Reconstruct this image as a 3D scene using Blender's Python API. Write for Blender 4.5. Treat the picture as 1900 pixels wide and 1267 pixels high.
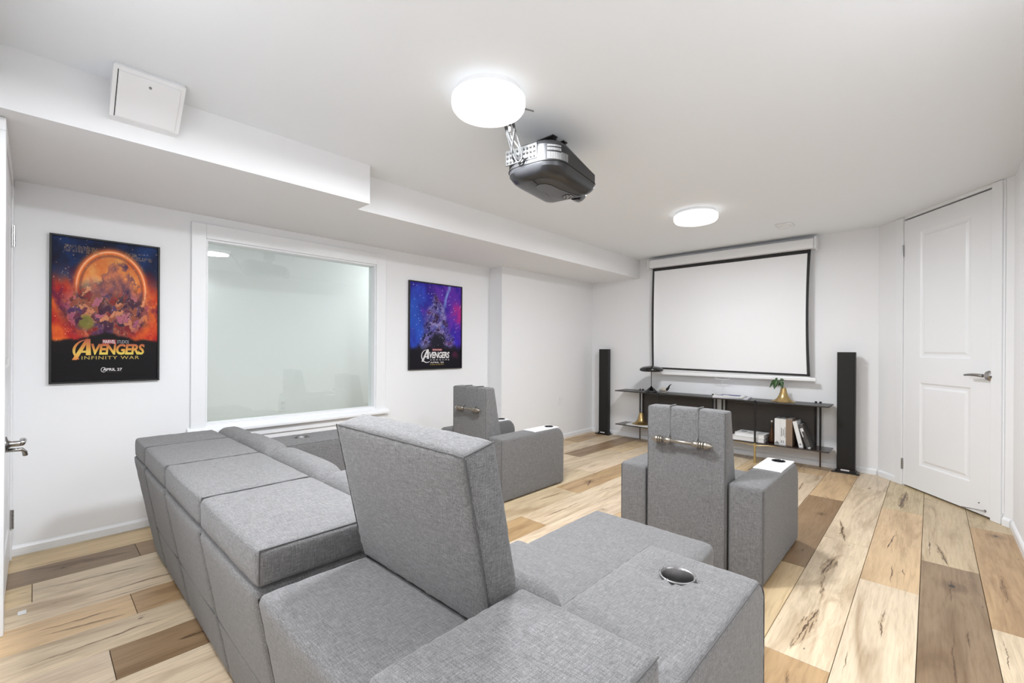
import bpy, bmesh, math, random
from mathutils import Vector, Matrix, noise
for o in list(bpy.data.objects): bpy.data.objects.remove(o)
SC = bpy.context.scene; COL = SC.collection
PI = math.pi
# ------------------------------------------------------------------ camera
CAMH = 1.10
F_PX, CY, ROLL, YAW = 829.3, 645.8, -.006, .7531
fw = Vector((-math.sin(YAW), math.cos(YAW), 0)); rt = Vector((math.cos(YAW), math.sin(YAW), 0)); dn = Vector((0, 0, -1))
RT = rt*math.cos(ROLL) + dn*math.sin(ROLL); DN = dn*math.cos(ROLL) - rt*math.sin(ROLL)
cd = bpy.data.cameras.new('camera'); cam = bpy.data.objects.new('camera', cd); COL.objects.link(cam)
cd.sensor_width = 36; cd.lens = F_PX/1900*36; cd.shift_y = (CY-633.5)/1900; cd.clip_start = .02
m = Matrix((RT, -DN, -fw)).transposed().to_4x4(); m.translation = (0, 0, CAMH); cam.matrix_world = m
SC.camera = cam
# ------------------------------------------------------------------ world, lights, exposure
W = bpy.data.worlds.new('world'); SC.world = W; W.use_nodes = True
W.node_tree.nodes['Background'].inputs[0].default_value = (1, 1, 1, 1)
W.node_tree.nodes['Background'].inputs[1].default_value = .6
SC.view_settings.view_transform = 'Standard'; SC.view_settings.look = 'None'
SC.view_settings.gamma = 1; SC.view_settings.use_curve_mapping = False
SC.view_settings.exposure = .18
LAMP_E = 0.85          # glow of the opal diffusers
HALL_E = 36.0
def area(name, loc, rot, sx, sy, w, shape='RECTANGLE', col=(.955, .985, 1.03)):
    L = bpy.data.lights.new(name, 'AREA'); L.shape = shape; L.size = sx; L.size_y = sy; L.energy = w; L.color = col
    o = bpy.data.objects.new(name, L); COL.objects.link(o); o.location = loc; o.rotation_euler = rot; return o
for x_, y_, w_ in ((-1.385, 1.322, 38), (-1.368, 3.582, 24), (-1.25, .02, 21), (-.45, -.75, 9), (.20, 1.45, 9)):      # light thrown down by the two ceiling lamps, then by three added unseen ones
    area('ceiling_lamp_light', (x_, y_, 2.103), (0, 0, 0), .28, .28, w_, 'DISK')
# ------------------------------------------------------------------ node helper
class NT:
    def __init__(s, name):
        s.m = bpy.data.materials.new(name); s.m.use_nodes = True; s.t = s.m.node_tree
        s.b = s.t.nodes['Principled BSDF']; s.out = s.t.nodes['Material Output']
    def n(s, typ, ins=None, **kw):
        nd = s.t.nodes.new(typ)
        for k, v in kw.items(): setattr(nd, k, v)
        for k, v in (ins or {}).items():
            if isinstance(v, bpy.types.NodeSocket): s.t.links.new(v, nd.inputs[k])
            else: nd.inputs[k].default_value = v
        return nd
    def math(s, op, a, b=0.0, clamp=False):
        nd = s.n('ShaderNodeMath', {0: a, 1: b}, operation=op); nd.use_clamp = clamp; return nd.outputs[0]
    def mix(s, f, a, b, typ='MIX'):
        nd = s.n('ShaderNodeMix', data_type='RGBA', blend_type=typ)
        for k, v in ((0, f), (6, a), (7, b)):
            if isinstance(v, bpy.types.NodeSocket): s.t.links.new(v, nd.inputs[k])
            else: nd.inputs[k].default_value = v
        return nd.outputs[2]
    def ramp(s, f, pts):
        nd = s.n('ShaderNodeValToRGB', {0: f}); cr = nd.color_ramp
        while len(cr.elements) < len(pts): cr.elements.new(.5)
        for e, (p, c) in zip(cr.elements, pts):
            e.position = p; e.color = c if len(c) == 4 else (*c, 1)
        return nd.outputs[0]
    def noise(s, vec, scale, detail=3, rough=.5, dist=0.0):
        return s.n('ShaderNodeTexNoise', {'Vector': vec, 'Scale': scale, 'Detail': detail, 'Roughness': rough, 'Distortion': dist}).outputs[0]
    def scale(s, vec, v):
        return s.n('ShaderNodeVectorMath', {0: vec, 1: v}, operation='MULTIPLY').outputs[0]
    def bump(s, h, strength=.3, dist=.002):
        b = s.n('ShaderNodeBump', {'Height': h, 'Strength': strength, 'Distance': dist}); s.t.links.new(b.outputs[0], s.b.inputs['Normal'])
    def set(s, **kw):
        for k, v in kw.items():
            k = k.replace('_', ' ')
            if isinstance(v, bpy.types.NodeSocket): s.t.links.new(v, s.b.inputs[k])
            else: s.b.inputs[k].default_value = v
        return s
def sr(r, g, b):
    f = lambda c: (c/255/12.92) if c/255 <= .04045 else ((c/255+.055)/1.055)**2.4
    return (f(r), f(g), f(b), 1)
def plain(name, col, rough=.5, metal=0.0, bump=0.0, bs=200, vary=.03, coat=0.0):
    t = NT(name); co = t.n('ShaderNodeTexCoord').outputs['Object']
    nz = t.noise(co, bs, 2)
    c2 = tuple(max(0, x*(1-vary)) for x in col[:3]) + (1,)
    t.set(Base_Color=t.mix(nz, c2, col), Roughness=rough, Metallic=metal, Coat_Weight=coat)
    if bump: t.bump(nz, bump, .001)
    return t.m
# ---- materials
M = {}
t = NT('wall_paint'); co = t.n('ShaderNodeTexCoord').outputs['Object']
t.set(Base_Color=t.mix(t.noise(co, 2.0, 2), (.885, .890, .90, 1), (.90, .905, .915, 1)), Roughness=.75); t.bump(t.noise(co, 180, 2), .05, .001); M['wall'] = t.m
t = NT('ceiling_paint'); co = t.n('ShaderNodeTexCoord').outputs['Object']
t.set(Base_Color=t.mix(t.noise(co, 1.5, 2), (.895, .925, .955, 1), (.91, .938, .968, 1)), Roughness=.85); t.bump(t.noise(co, 150, 2), .05, .001); M['ceiling'] = t.m
M['trim'] = plain('trim_paint', (.90, .91, .925, 1), .35, bump=.03, bs=60, vary=.01)
M['white_plastic'] = plain('white_plastic', (.88, .885, .895, 1), .3, vary=.01)
M['gap'] = plain('dark_gap', (.012, .011, .01, 1), .9)
M['subfloor'] = plain('subfloor', (.06, .04, .025, 1), .9)
# linen weave: threads running along each axis, mixed
def linen(name, dark, mid, light, amp=1.0):
    t = NT(name); co = t.n('ShaderNodeTexCoord').outputs['Object']
    a = t.noise(t.scale(co, (45, 560, 560)), 1, 2, .6)
    b = t.noise(t.scale(co, (560, 45, 560)), 1, 2, .6)
    c = t.noise(t.scale(co, (560, 560, 45)), 1, 2, .6)
    d = t.noise(co, 700, 1)
    s_ = t.math('ADD', t.math('ADD', a, b), t.math('ADD', c, t.math('MULTIPLY', d, .8)))
    s_ = t.math('DIVIDE', s_, 3.8)
    big = t.noise(co, 6, 2)
    col = t.ramp(s_, [(.37, dark), (.50, mid), (.63, light)])
    col = t.mix(t.math('MULTIPLY', big, .12), col, dark)
    t.set(Base_Color=col, Roughness=.93, Sheen_Weight=.15, Sheen_Roughness=.5); t.bump(s_, .5, .0025)
    return t.m
M['fabric'] = linen('grey_linen', sr(73, 72, 72), sr(109, 108, 108), sr(145, 144, 144))
M['piping'] = plain('piping_fabric', sr(98, 97, 97), .9, bs=600, vary=.3)
# planks
t = NT('plank_wood'); co = t.n('ShaderNodeTexCoord').outputs['Object']
base = t.n('ShaderNodeObjectInfo').outputs['Color']
seed = t.n('ShaderNodeAttribute', attribute_type='OBJECT', attribute_name='seed').outputs['Fac']
streak = t.n('ShaderNodeAttribute', attribute_type='OBJECT', attribute_name='streak').outputs['Fac']
off = t.n('ShaderNodeCombineXYZ', {0: t.math('MULTIPLY', seed, 3.7), 1: t.math('MULTIPLY', seed, 9.1), 2: seed}).outputs[0]
p = t.n('ShaderNodeVectorMath', {0: co, 1: off}, operation='ADD').outputs[0]
grain = t.noise(t.scale(p, (90, 5, 90)), 1, 4, .6, .6)
band = t.noise(t.scale(p, (9, 1.3, 9)), 1, 3, .55, 1.2)
blot = t.noise(t.scale(p, (5, 2.2, 5)), 1, 2, .5, .5)
cloud = t.noise(t.scale(p, (3.2, 3.2, 3.2)), 1, 2, .5, .3)
c1 = t.mix(1.0, base, t.ramp(band, [(.28, (.66, .60, .54)), (.47, (1, 1, 1)), (.72, (1.14, 1.14, 1.14))]), 'MULTIPLY')
c1 = t.mix(1.0, c1, t.ramp(grain, [(.32, (.84, .81, .78)), (.5, (1, 1, 1)), (.7, (1.06, 1.06, 1.06))]), 'MULTIPLY')
sx = t.n('ShaderNodeSeparateXYZ', {0: co}); X_, Y_ = sx.outputs[0], sx.outputs[1]
att = lambda nm: t.n('ShaderNodeSeparateXYZ', {0: t.n('ShaderNodeAttribute', attribute_type='OBJECT', attribute_name=nm).outputs['Vector']}).outputs
wob = t.math('MULTIPLY', t.math('SUBTRACT', t.noise(t.scale(p, (6, 9, 6)), 1, 3, .6), .5), .030)
rag = t.noise(t.scale(p, (70, 16, 70)), 1, 3, .65)
fine = t.noise(t.scale(p, (210, 9, 210)), 1, 2, .6, .3)
crack = None; halo = None
for k in 'abc':                       # split marks: centre, half length / slope, width, halo
    A, B = att('crack_'+k), att('shape_'+k)
    dy = t.math('SUBTRACT', Y_, A[1]); u2 = t.math('POWER', t.math('ABSOLUTE', t.math('DIVIDE', dy, A[2])), 2.0)
    dx = t.math('ABSOLUTE', t.math('SUBTRACT', t.math('SUBTRACT', X_, A[0]), t.math('ADD', t.math('MULTIPLY', dy, B[0]), wob)))
    env = t.math('SUBTRACT', 1.0, u2)
    w_ = t.math('MULTIPLY', t.math('MULTIPLY', t.math('MULTIPLY', B[1], .72), env), t.math('MULTIPLY', t.math('SUBTRACT', rag, .30), 3.6))
    c_ = t.math('MULTIPLY', t.math('SUBTRACT', w_, dx), 900, True)
    h_ = t.math('MULTIPLY', t.math('SUBTRACT', t.math('MULTIPLY', t.math('MULTIPLY', B[2], env), t.math('ADD', rag, .45)), dx), 160, True)
    crack = c_ if crack is None else t.math('MAXIMUM', crack, c_); halo = h_ if halo is None else t.math('MAXIMUM', halo, h_)
K = att('knot')
kx = t.math('SUBTRACT', X_, K[0]); ky = t.math('MULTIPLY', t.math('SUBTRACT', Y_, K[1]), .75)
kd = t.math('SQRT', t.math('ADD', t.math('MULTIPLY', kx, kx), t.math('MULTIPLY', ky, ky)))
kd = t.math('ADD', kd, t.math('MULTIPLY', t.math('SUBTRACT', t.noise(t.scale(p, (30, 22, 30)), 1, 3, .6), .5), t.math('MULTIPLY', K[2], 1.3)))
core = t.math('MULTIPLY', t.math('SUBTRACT', t.math('MULTIPLY', K[2], .7), kd), 160, True)
rim = t.math('MULTIPLY', t.math('SUBTRACT', t.math('MULTIPLY', K[2], 3.0), kd), 30, True)
spot = t.noise(t.scale(p, (46, 13, 46)), 1, 2, .4, .3)
spot = t.math('MULTIPLY', t.math('SUBTRACT', spot, t.math('SUBTRACT', .80, t.math('MULTIPLY', streak, .045))), 30, True)
veil = t.ramp(t.noise(t.scale(p, (13, 2.4, 13)), 1, 3, .6, 1.4), [(.50, (0, 0, 0)), (.66, (1, 1, 1))])
c1 = t.mix(t.math('MULTIPLY', veil, t.math('MULTIPLY', streak, .42)), c1, t.mix(1.0, base, (.62, .54, .46, 1), 'MULTIPLY'))
c1 = t.mix(t.math('MULTIPLY', halo, .62), c1, t.mix(1.0, base, (.66, .57, .47, 1), 'MULTIPLY'))
c1 = t.mix(t.math('MULTIPLY', halo, t.ramp(fine, [(.52, (0, 0, 0)), (.60, (.8, .8, .8))])), c1, sr(92, 72, 54))
c1 = t.mix(t.math('MULTIPLY', rim, .55), c1, t.mix(1.0, base, (.45, .38, .32, 1), 'MULTIPLY'))
c1 = t.mix(t.math('MULTIPLY', crack, .88), c1, sr(84, 62, 44))
c1 = t.mix(t.math('MULTIPLY', core, .9), c1, sr(50, 42, 38))
c1 = t.mix(t.math('MULTIPLY', spot, .75), c1, sr(70, 52, 40))
t.set(Base_Color=c1, Roughness=t.ramp(grain, [(.3, (.42, .42, .42)), (.7, (.34, .34, .34))]), Specular_IOR_Level=.4)
t.bump(t.math('SUBTRACT', t.math('MULTIPLY', grain, .4), t.math('MULTIPLY', crack, .6)), .15, .001)
M['plank'] = t.m
M['chrome'] = plain('brushed_nickel', sr(176, 174, 172), .25, 1.0, bs=300, vary=.2)
M['steel'] = plain('cup_steel', sr(140, 138, 138), .38, 1.0, bs=120, vary=.25)
M['pewter'] = plain('pewter', sr(165, 158, 148), .33, .85, bs=150, vary=.25)
M['black'] = plain('matte_black', sr(22, 21, 21), .5)
M['speaker'] = plain('speaker_cloth', sr(34, 33, 32), .8, bump=.1, bs=900, vary=.3)
M['gloss_black'] = plain('gloss_black', sr(16, 16, 17), .2, coat=.3)
M['console'] = plain('console_top', sr(54, 52, 50), .38, bs=40, vary=.2)
M['console_low'] = plain('console_low_shelf', sr(50, 38, 34), .18, bs=30, vary=.2)
M['console_back'] = plain('console_back', sr(72, 67, 63), .6, bs=8, vary=.2)
M['gold'] = plain('brass_gold', sr(196, 168, 116), .3, .9, bs=60, vary=.15)
M['brass'] = plain('leg_brass', sr(206, 184, 130), .3, .85, bs=60, vary=.1)
M['screen_white'] = plain('screen_fabric', (.88, .885, .895, 1), .9, vary=.01)
M['screen_black'] = plain('screen_border', sr(48, 48, 48), .8)
M['projector'] = plain('projector_shell', sr(46, 46, 48), .3, .1, bs=20, vary=.1, coat=.2)
M['projector_side'] = plain('projector_side', sr(38, 38, 40), .45, .1, bs=100, vary=.1)
M['projector_silver'] = plain('projector_silver', sr(70, 70, 70), .4, .3, vary=.1)
M['cable'] = plain('grey_cable', sr(62, 62, 62), .5)
M['leaf'] = plain('leaf', sr(58, 92, 48), .4, bs=30, vary=.3)
M['paper'] = plain('paper', (.80, .80, .79, 1), .6, vary=.03)
M['book_brown'] = plain('book_brown', sr(146, 124, 104), .7, bs=60, vary=.15)
M['book_dark'] = plain('book_dark', sr(92, 90, 88), .6, bs=25, vary=.5)
M['book_grey'] = plain('print_grey', sr(130, 132, 130), .6)
M['blue_print'] = plain('blue_print', sr(66, 76, 148), .4, bs=30, vary=.5)
M['bird_pale'] = plain('pale_ceramic', sr(198, 190, 178), .4)
M['bronze'] = plain('dark_bronze', sr(92, 66, 44), .35, .7, bs=40, vary=.5)
t = NT('lamp_glow'); t.set(Base_Color=(.9, .9, .9, 1), Emission_Color=(1, .995, .985, 1), Emission_Strength=LAMP_E, Roughness=.4); M['glow'] = t.m
t = NT('hall_fill_lamp_glow'); t.set(Base_Color=(.9, .9, .9, 1), Emission_Color=(.97, 1, .985, 1), Emission_Strength=HALL_E); M['hall_glow'] = t.m
t = NT('window_glass')
fr = t.n('ShaderNodeFresnel', {'IOR': 1.5}).outputs[0]
tr = t.n('ShaderNodeBsdfTransparent', {0: (.955, .985, .975, 1)}).outputs[0]; gl = t.n('ShaderNodeBsdfGlossy', {0: (1, 1, 1, 1), 'Roughness': 0.0}).outputs[0]
mx = t.n('ShaderNodeMixShader', {0: fr, 1: tr, 2: gl}); t.t.links.new(mx.outputs[0], t.out.inputs[0]); M['glass'] = t.m
# flat print with colours stored per vertex (poster art)
t = NT('poster_print'); at = t.n('ShaderNodeVertexColor', layer_name='art').outputs[0]; t.set(Base_Color=at, Roughness=.45, Specular_IOR_Level=.15); M['print'] = t.m
def ink(name, c): return plain(name, c, .35, vary=0.0)
M['ink_white'] = ink('ink_white', sr(225, 222, 222)); M['ink_red'] = ink('ink_red', sr(150, 30, 40)); M['ink_gold'] = ink('ink_gold', sr(190, 165, 80)); M['ink_grey'] = ink('ink_grey', sr(165, 165, 170))
t = NT('ink_fire'); g = t.n('ShaderNodeTexCoord').outputs['Generated']; y = t.n('ShaderNodeSeparateXYZ', {0: g}).outputs[1]
t.set(Base_Color=t.ramp(y, [(.1, sr(222, 200, 80)), (.45, sr(214, 150, 50)), (.95, sr(178, 84, 44))]), Roughness=.35); M['ink_fire'] = t.m
t = NT('ink_fire_tall'); g = t.n('ShaderNodeTexCoord').outputs['Generated']; y = t.n('ShaderNodeSeparateXYZ', {0: g}).outputs[2]
t.set(Base_Color=t.ramp(y, [(.0, sr(226, 130, 60)), (.35, sr(222, 190, 80)), (.6, sr(210, 140, 50)), (.95, sr(176, 80, 44))]), Roughness=.35); M['ink_fire_tall'] = t.m
# ------------------------------------------------------------------ object helpers
def tag(o, label=None, cat=None, group=None, kind=None):
    if label: o['label'] = label
    if cat: o['category'] = cat
    if group: o['group'] = group
    if kind: o['kind'] = kind
    return o
def thing(name, loc, label, cat, group=None):
    o = bpy.data.objects.new(name, None); COL.objects.link(o); o.location = loc; o.empty_display_size = .05
    return tag(o, label, cat, group)
def wloc(o):
    v = Vector((0, 0, 0))
    while o: v += o.location; o = o.parent
    return v
def obj(name, bm, mt, parent=None, smooth=False, origin=None, mesh_from=None):
    """bm is in world coordinates"""
    me = bpy.data.meshes.new(name)
    po = wloc(parent) if parent else Vector((0, 0, 0))
    og = Vector(origin) if origin is not None else po
    bmesh.ops.translate(bm, verts=bm.verts, vec=-og)
    bmesh.ops.recalc_face_normals(bm, faces=bm.faces)
    bm.to_mesh(me); bm.free()
    if smooth:
        me.polygons.foreach_set('use_smooth', [True]*len(me.polygons))
    me.materials.append(mt)
    o = bpy.data.objects.new(name, me); COL.objects.link(o); o.location = og-po
    if parent: o.parent = parent
    return o
def autosmooth(o, ang=35):
    me = o.data; me.polygons.foreach_set('use_smooth', [True]*len(me.polygons))
    bm = bmesh.new(); bm.from_mesh(me)
    for e in bm.edges:
        if len(e.link_faces) == 2 and e.calc_face_angle(0) > math.radians(ang): e.smooth = False
    bm.to_mesh(me); bm.free(); return o
def BM(): return bmesh.new()
def box(bm, x0, x1, y0, y1, z0, z1, bev=0, seg=2, M4=None):
    r = bmesh.ops.create_cube(bm, size=1); vs = r['verts']
    for v in vs: v.co = Vector(((x0+x1)/2+v.co.x*(x1-x0), (y0+y1)/2+v.co.y*(y1-y0), (z0+z1)/2+v.co.z*(z1-z0)))
    if bev:
        es = list({e for v in vs for e in v.link_edges}); before = set(bm.verts)-set(vs)
        bmesh.ops.bevel(bm, geom=es, offset=bev, segments=seg, affect='EDGES', profile=.5)
        vs = [v for v in bm.verts if v not in before]
    if M4: bmesh.ops.transform(bm, matrix=M4, verts=vs)
    return vs
def prism(bm, pts, axis, a, b):
    """extrude 2d polygon along axis from a to b; pts in the other two axes order"""
    def P(p, t): return Vector((t, p[0], p[1])) if axis == 'x' else Vector((p[0], t, p[1])) if axis == 'y' else Vector((p[0], p[1], t))
    A = [bm.verts.new(P(p, a)) for p in pts]; B = [bm.verts.new(P(p, b)) for p in pts]
    n = len(pts); bm.faces.new(A); bm.faces.new(B[::-1])
    for i in range(n): bm.faces.new((A[i], A[(i+1) % n], B[(i+1) % n], B[i]))
    return A+B
def lathe(bm, prof, c, seg=32, cap=True, M4=None):
    """prof list of (r,z) ; axis z through c"""
    rings = []
    for r, z in prof:
        rings.append([bm.verts.new((c[0]+r*math.cos(2*PI*i/seg), c[1]+r*math.sin(2*PI*i/seg), c[2]+z)) for i in range(seg)])
    for a, b in zip(rings, rings[1:]):
        for i in range(seg): bm.faces.new((a[i], a[(i+1) % seg], b[(i+1) % seg], b[i]))
    if cap: bm.faces.new(rings[0][::-1]); bm.faces.new(rings[-1])
    vs = [v for r in rings for v in r]
    if M4: bmesh.ops.transform(bm, matrix=M4, verts=vs)
    return vs
def tube(bm, pts, r, seg=8, closed=False, radii=None):
    pts = [Vector(p) for p in pts]; n = len(pts); rings = []; up = None
    for i, p in enumerate(pts):
        if closed: d = pts[(i+1) % n]-pts[i-1]
        else: d = pts[min(i+1, n-1)]-pts[max(i-1, 0)]
        d.normalize()
        if up is None: up = d.orthogonal().normalized()
        up = (up-d*up.dot(d)).normalized(); s = d.cross(up); rr = radii[i] if radii else r
        rings.append([bm.verts.new(p+(up*math.cos(2*PI*k/seg)+s*math.sin(2*PI*k/seg))*rr) for k in range(seg)])
    pr = list(zip(rings, rings[1:]))+([(rings[-1], rings[0])] if closed else [])
    for a, b in pr:
        for k in range(seg): bm.faces.new((a[k], a[(k+1) % seg], b[(k+1) % seg], b[k]))
    if not closed: bm.faces.new(rings[0][::-1]); bm.faces.new(rings[-1])
def quad(bm, a, b, c, d): return bm.faces.new([bm.verts.new(x) for x in (a, b, c, d)])
def axis_values(h, r, res):
    r = min(r, h*.98); inner = h-r; a = []
    for k in range(4): a.append(-h + r*(1-math.cos(k/4*PI/2))*1.0)
    n = max(1, int(2*inner/res))
    a += [-inner+2*inner*i/n for i in range(n+1)]
    for k in range(3, -1, -1): a.append(h - r*(1-math.cos(k/4*PI/2)))
    return a
def rbox(bm, b, r, res=.03, fn=None):
    """soft upholstered box: b=(x0,x1,y0,y1,z0,z1), edge radius r, fn(p,u,n)->p final warp; u in -1..1"""
    c = Vector(((b[0]+b[1])/2, (b[2]+b[3])/2, (b[4]+b[5])/2)); h = Vector(((b[1]-b[0])/2, (b[3]-b[2])/2, (b[5]-b[4])/2))
    r = min(r, h.x*.95, h.y*.95, h.z*.95)
    ax = [axis_values(h[i], r, res) for i in range(3)]; N = [len(a)-1 for a in ax]; V = {}
    def vert(i, j, k):
        key = (i, j, k)
        if key not in V:
            p = Vector((ax[0][i], ax[1][j], ax[2][k]))
            q = Vector([max(-(h[a]-r), min(h[a]-r, p[a])) for a in range(3)]); d = p-q
            n = d.normalized(); w = q+n*r
            u = Vector((w.x/h.x, w.y/h.y, w.z/h.z))
            w = w+c
            if fn: w = fn(w, u, n)
            V[key] = bm.verts.new(w)
        return V[key]
    for f in (0, N[2]):
        for i in range(N[0]):
            for j in range(N[1]): bm.faces.new((vert(i, j, f), vert(i+1, j, f), vert(i+1, j+1, f), vert(i, j+1, f)))
    for f in (0, N[1]):
        for i in range(N[0]):
            for k in range(N[2]): bm.faces.new((vert(i, f, k), vert(i+1, f, k), vert(i+1, f, k+1), vert(i, f, k+1)))
    for f in (0, N[0]):
        for j in range(N[1]):
            for k in range(N[2]): bm.faces.new((vert(f, j, k), vert(f, j+1, k), vert(f, j+1, k+1), vert(f, j, k+1)))
def puff(amt=.006, wr=.0012, seed=0):
    """crowned cushion faces with small puckers close to the seams"""
    def fn(p, u, n):
        a = [1-abs(u[i])**4 for i in range(3)]
        bul = (abs(n.x)**3*a[1]*a[2] + abs(n.y)**3*a[0]*a[2] + abs(n.z)**3*a[0]*a[1])*amt
        s = sorted((abs(u.x), abs(u.y), abs(u.z)))
        e = max(0, (s[1]-.72)/.28)
        w = noise.noise(Vector((p.x*55+seed, p.y*55, p.z*55)))*wr*(.25+e*1.6)
        return p+n*(bul+w)
    return fn
def cut(o, bm):
    """boolean difference with the shape in bm (world coordinates)"""
    me = bpy.data.meshes.new('cutter'); bmesh.ops.recalc_face_normals(bm, faces=bm.faces); bm.to_mesh(me); bm.free()
    c = bpy.data.objects.new('cutter', me); COL.objects.link(c)
    md = o.modifiers.new('b', 'BOOLEAN'); md.object = c; md.operation = 'DIFFERENCE'; md.solver = 'EXACT'
    dg = bpy.context.evaluated_depsgraph_get(); dg.update()
    new = bpy.data.meshes.new_from_object(o.evaluated_get(dg)); o.modifiers.clear(); old = o.data; o.data = new
    bpy.data.meshes.remove(old); bpy.data.objects.remove(c); bpy.data.meshes.remove(me)
def struct(name, bm, mt, label=None, parent=None):
    o = obj(name, bm, mt, parent)
    if not parent: tag(o, label, 'structure', kind='structure')
    return o
# ------------------------------------------------------------------ room shell
LX, SY, ZC, ZS, RX, BX = -3.49, 5.09, 2.19, 1.96, .375, -3.30
BUMPY = 3.36; TH = .10
WY0, WY1, WZ0, WZ1 = .767, 2.005, .587, 1.809      # window opening
floor_bm = BM(); box(floor_bm, LX-TH, RX+TH, -1.35, SY+TH, -.06, -.0085)
floor = struct('floor', floor_bm, M['subfloor'], 'floor of wide wood planks in mixed cream, amber and brown')
# planks
CR, CR2, AM, YL, MB, DB = sr(214, 195, 167), sr(208, 189, 160), sr(206, 177, 138), sr(208, 184, 145), sr(178, 148, 110), sr(150, 124, 94)
GB = sr(142, 120, 94); CG = sr(194, 175, 142)
X0, PW = .180, .2132
ROWS = {  # row k spans X0-(k+1)*PW .. X0-k*PW ; list of (joint positions, colours between)
 -1: ([1.25, 2.60, 4.00], [CR, CR, MB, CG], [.2, .8, .9, .3]),
 0: ([1.86, 3.19, 4.55], [CR2, GB, CG, CG], [.5, .9, .6, .9]),
 1: ([1.38, 2.728, 4.06], [AM, CR, AM, CG], [.4, .35, .4, 1.0]),
 2: ([.52, 1.857, 3.19, 4.52], [CR, MB, CR, CR, CR], [.3, .7, 1.2, .8, .4]),
 3: ([1.33, 2.667, 4.03], [CR, YL, DB, AM], [.3, .2, .4, .3]),
 4: ([.7, 2.03, 3.36, 4.7], [AM, CR, MB, CR2, AM], [.4, .6, .5, .4, .7]),
 5: ([1.1, 2.45, 3.8], [CR, YL, CR2, MB], [.4, .4, .6, .7]),
 6: ([.3, 1.62, 2.95, 4.3], [CR, CR2, AM, CR, YL], [.4] * 5),
 7: ([.9, 2.2, 3.55, 4.88], [MB, CR, AM, CR, CR2], [.5, .3, .3, .8, .5]),
 8: ([.45, 1.8, 3.12, 4.45], [CR, YL, CR, CR2, AM], [.6, .4, .9, 1.0, .7]),
 9: ([.85, 2.18, 3.5, 4.83], [CR, MB, CR, CR, CR2], [.4, .4, 1.2, .9, .7]),
 10: ([.188, 1.51, 2.83, 4.15], [CR, DB, CG, MB, CR], [.4, .6, .8, .9, .5]),
 11: ([.75, 2.05, 3.4, 4.72], [CR2, CR, CG, CR, CR2], [.9, .5, .5, .6, .5]),
 12: ([.293, 1.6, 2.93, 4.27], [AM, MB, YL, CR2, YL], [.5, .7, .4, .4, .6]),
 13: ([.98, 2.3, 3.78], [CR, YL, CR, DB], [.9, .6, .5, .5]),
 14: ([-.005, 1.32, 2.65, 3.98], [YL, CR2, MB, CR, CR], [.8, .9, .4, .5, .4]),
 15: ([.383, 1.7, 3.0, 4.35], [GB, DB, CR, YL, MB], [.8, .5, .5, .4, .4]),
 16: ([.62, 1.95, 3.3, 4.6], [YL, CG, MB, CR, CR2], [.4, .5, .5, .4, .5]),
 17: ([1.2, 2.5, 3.9], [CG, YL, MB, CR], [.3, .3, .4, .4]),
}
# split marks seen in the boards: x0, y0, x1, y1, width, halo
MARKS = [(-.376, 1.89, -.340, 2.30, .008, .026), (-.341, 2.265, -.385, 2.70, .002, .012), (-.392, 2.62, -.352, 2.98, .007, .028), (-.430, 3.60, -.355, 3.16, .007, .014),
 (-.278, 3.06, -.284, 2.76, .007, .007), (-.444, 1.88, -.441, 2.05, .005, .004), (-.150, 3.55, -.174, 3.22, .006, .005), (-.142, 3.02, -.134, 2.76, .004, .005),
 (-.100, 3.03, -.090, 2.87, .004, .003), (-.135, 2.50, -.138, 2.20, .004, .010), (-.218, 2.05, -.214, 1.86, .003, .003), (-.001, 3.62, -.002, 3.24, .005, .004),
 (.023, 3.53, .070, 3.19, .008, .016), (.076, 3.10, .070, 2.68, .003, .006), (.068, 2.47, .064, 2.02, .004, .010), (.108, 2.54, .107, 2.36, .004, .008), (.203, 2.55, .205, 2.29, .004, .004),
 (-.132, 4.66, -.153, 4.10, .012, .030), (-.60, 4.10, -.53, 4.00, .006, .003), (-.358, 1.79, -.342, 1.68, .003, .01), (-.345, 4.60, -.36, 4.50, .004, .01),
 (-2.255, -.10, -2.262, .45, .003, .010), (-2.925, 0.0, -2.87, .42, .004, .014), (-2.500, -.02, -2.478, .28, .004, .010), (-2.690, .10, -2.683, .60, .005, .010), (-2.617, .2, -2.608, .50, .003, .004),
 (-3.20, -.03, -3.11, .372, .006, .030), (-2.655, -.25, -2.66, -.02, .004, .006), (-2.06, .36, -2.03, .52, .008, .020), (-2.94, -.06, -2.93, -.008, .004, .004), (-2.45, .0, -2.40, .29, .003, .012),
 (-1.839, 2.20, -1.825, 2.76, .004, .010), (-1.870, 2.95, -1.838, 3.21, .004, .008), (-2.942, 4.05, -2.967, 4.35, .005, .008), (-2.568, 4.12, -2.500, 4.36, .005, .006), (-2.455, 3.78, -2.508, 3.55, .006, .010),
 (-1.818, 3.0, -1.83, 3.35, .004, .004), (-2.074, 2.50, -2.053, 2.80, .007, .012), (-2.488, 4.30, -2.455, 4.78, .004, .008), (-2.00, 3.02, -2.08, 3.20, .010, .014)]
KNOTS = [(.076, 2.935, .020), (.286, 3.905, .018), (.317, 3.41, .014), (-2.055, 3.14, .020), (-1.632, 2.66, .013), (-3.13, .10, .014)]
rng = random.Random(5); slot = 0
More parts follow.
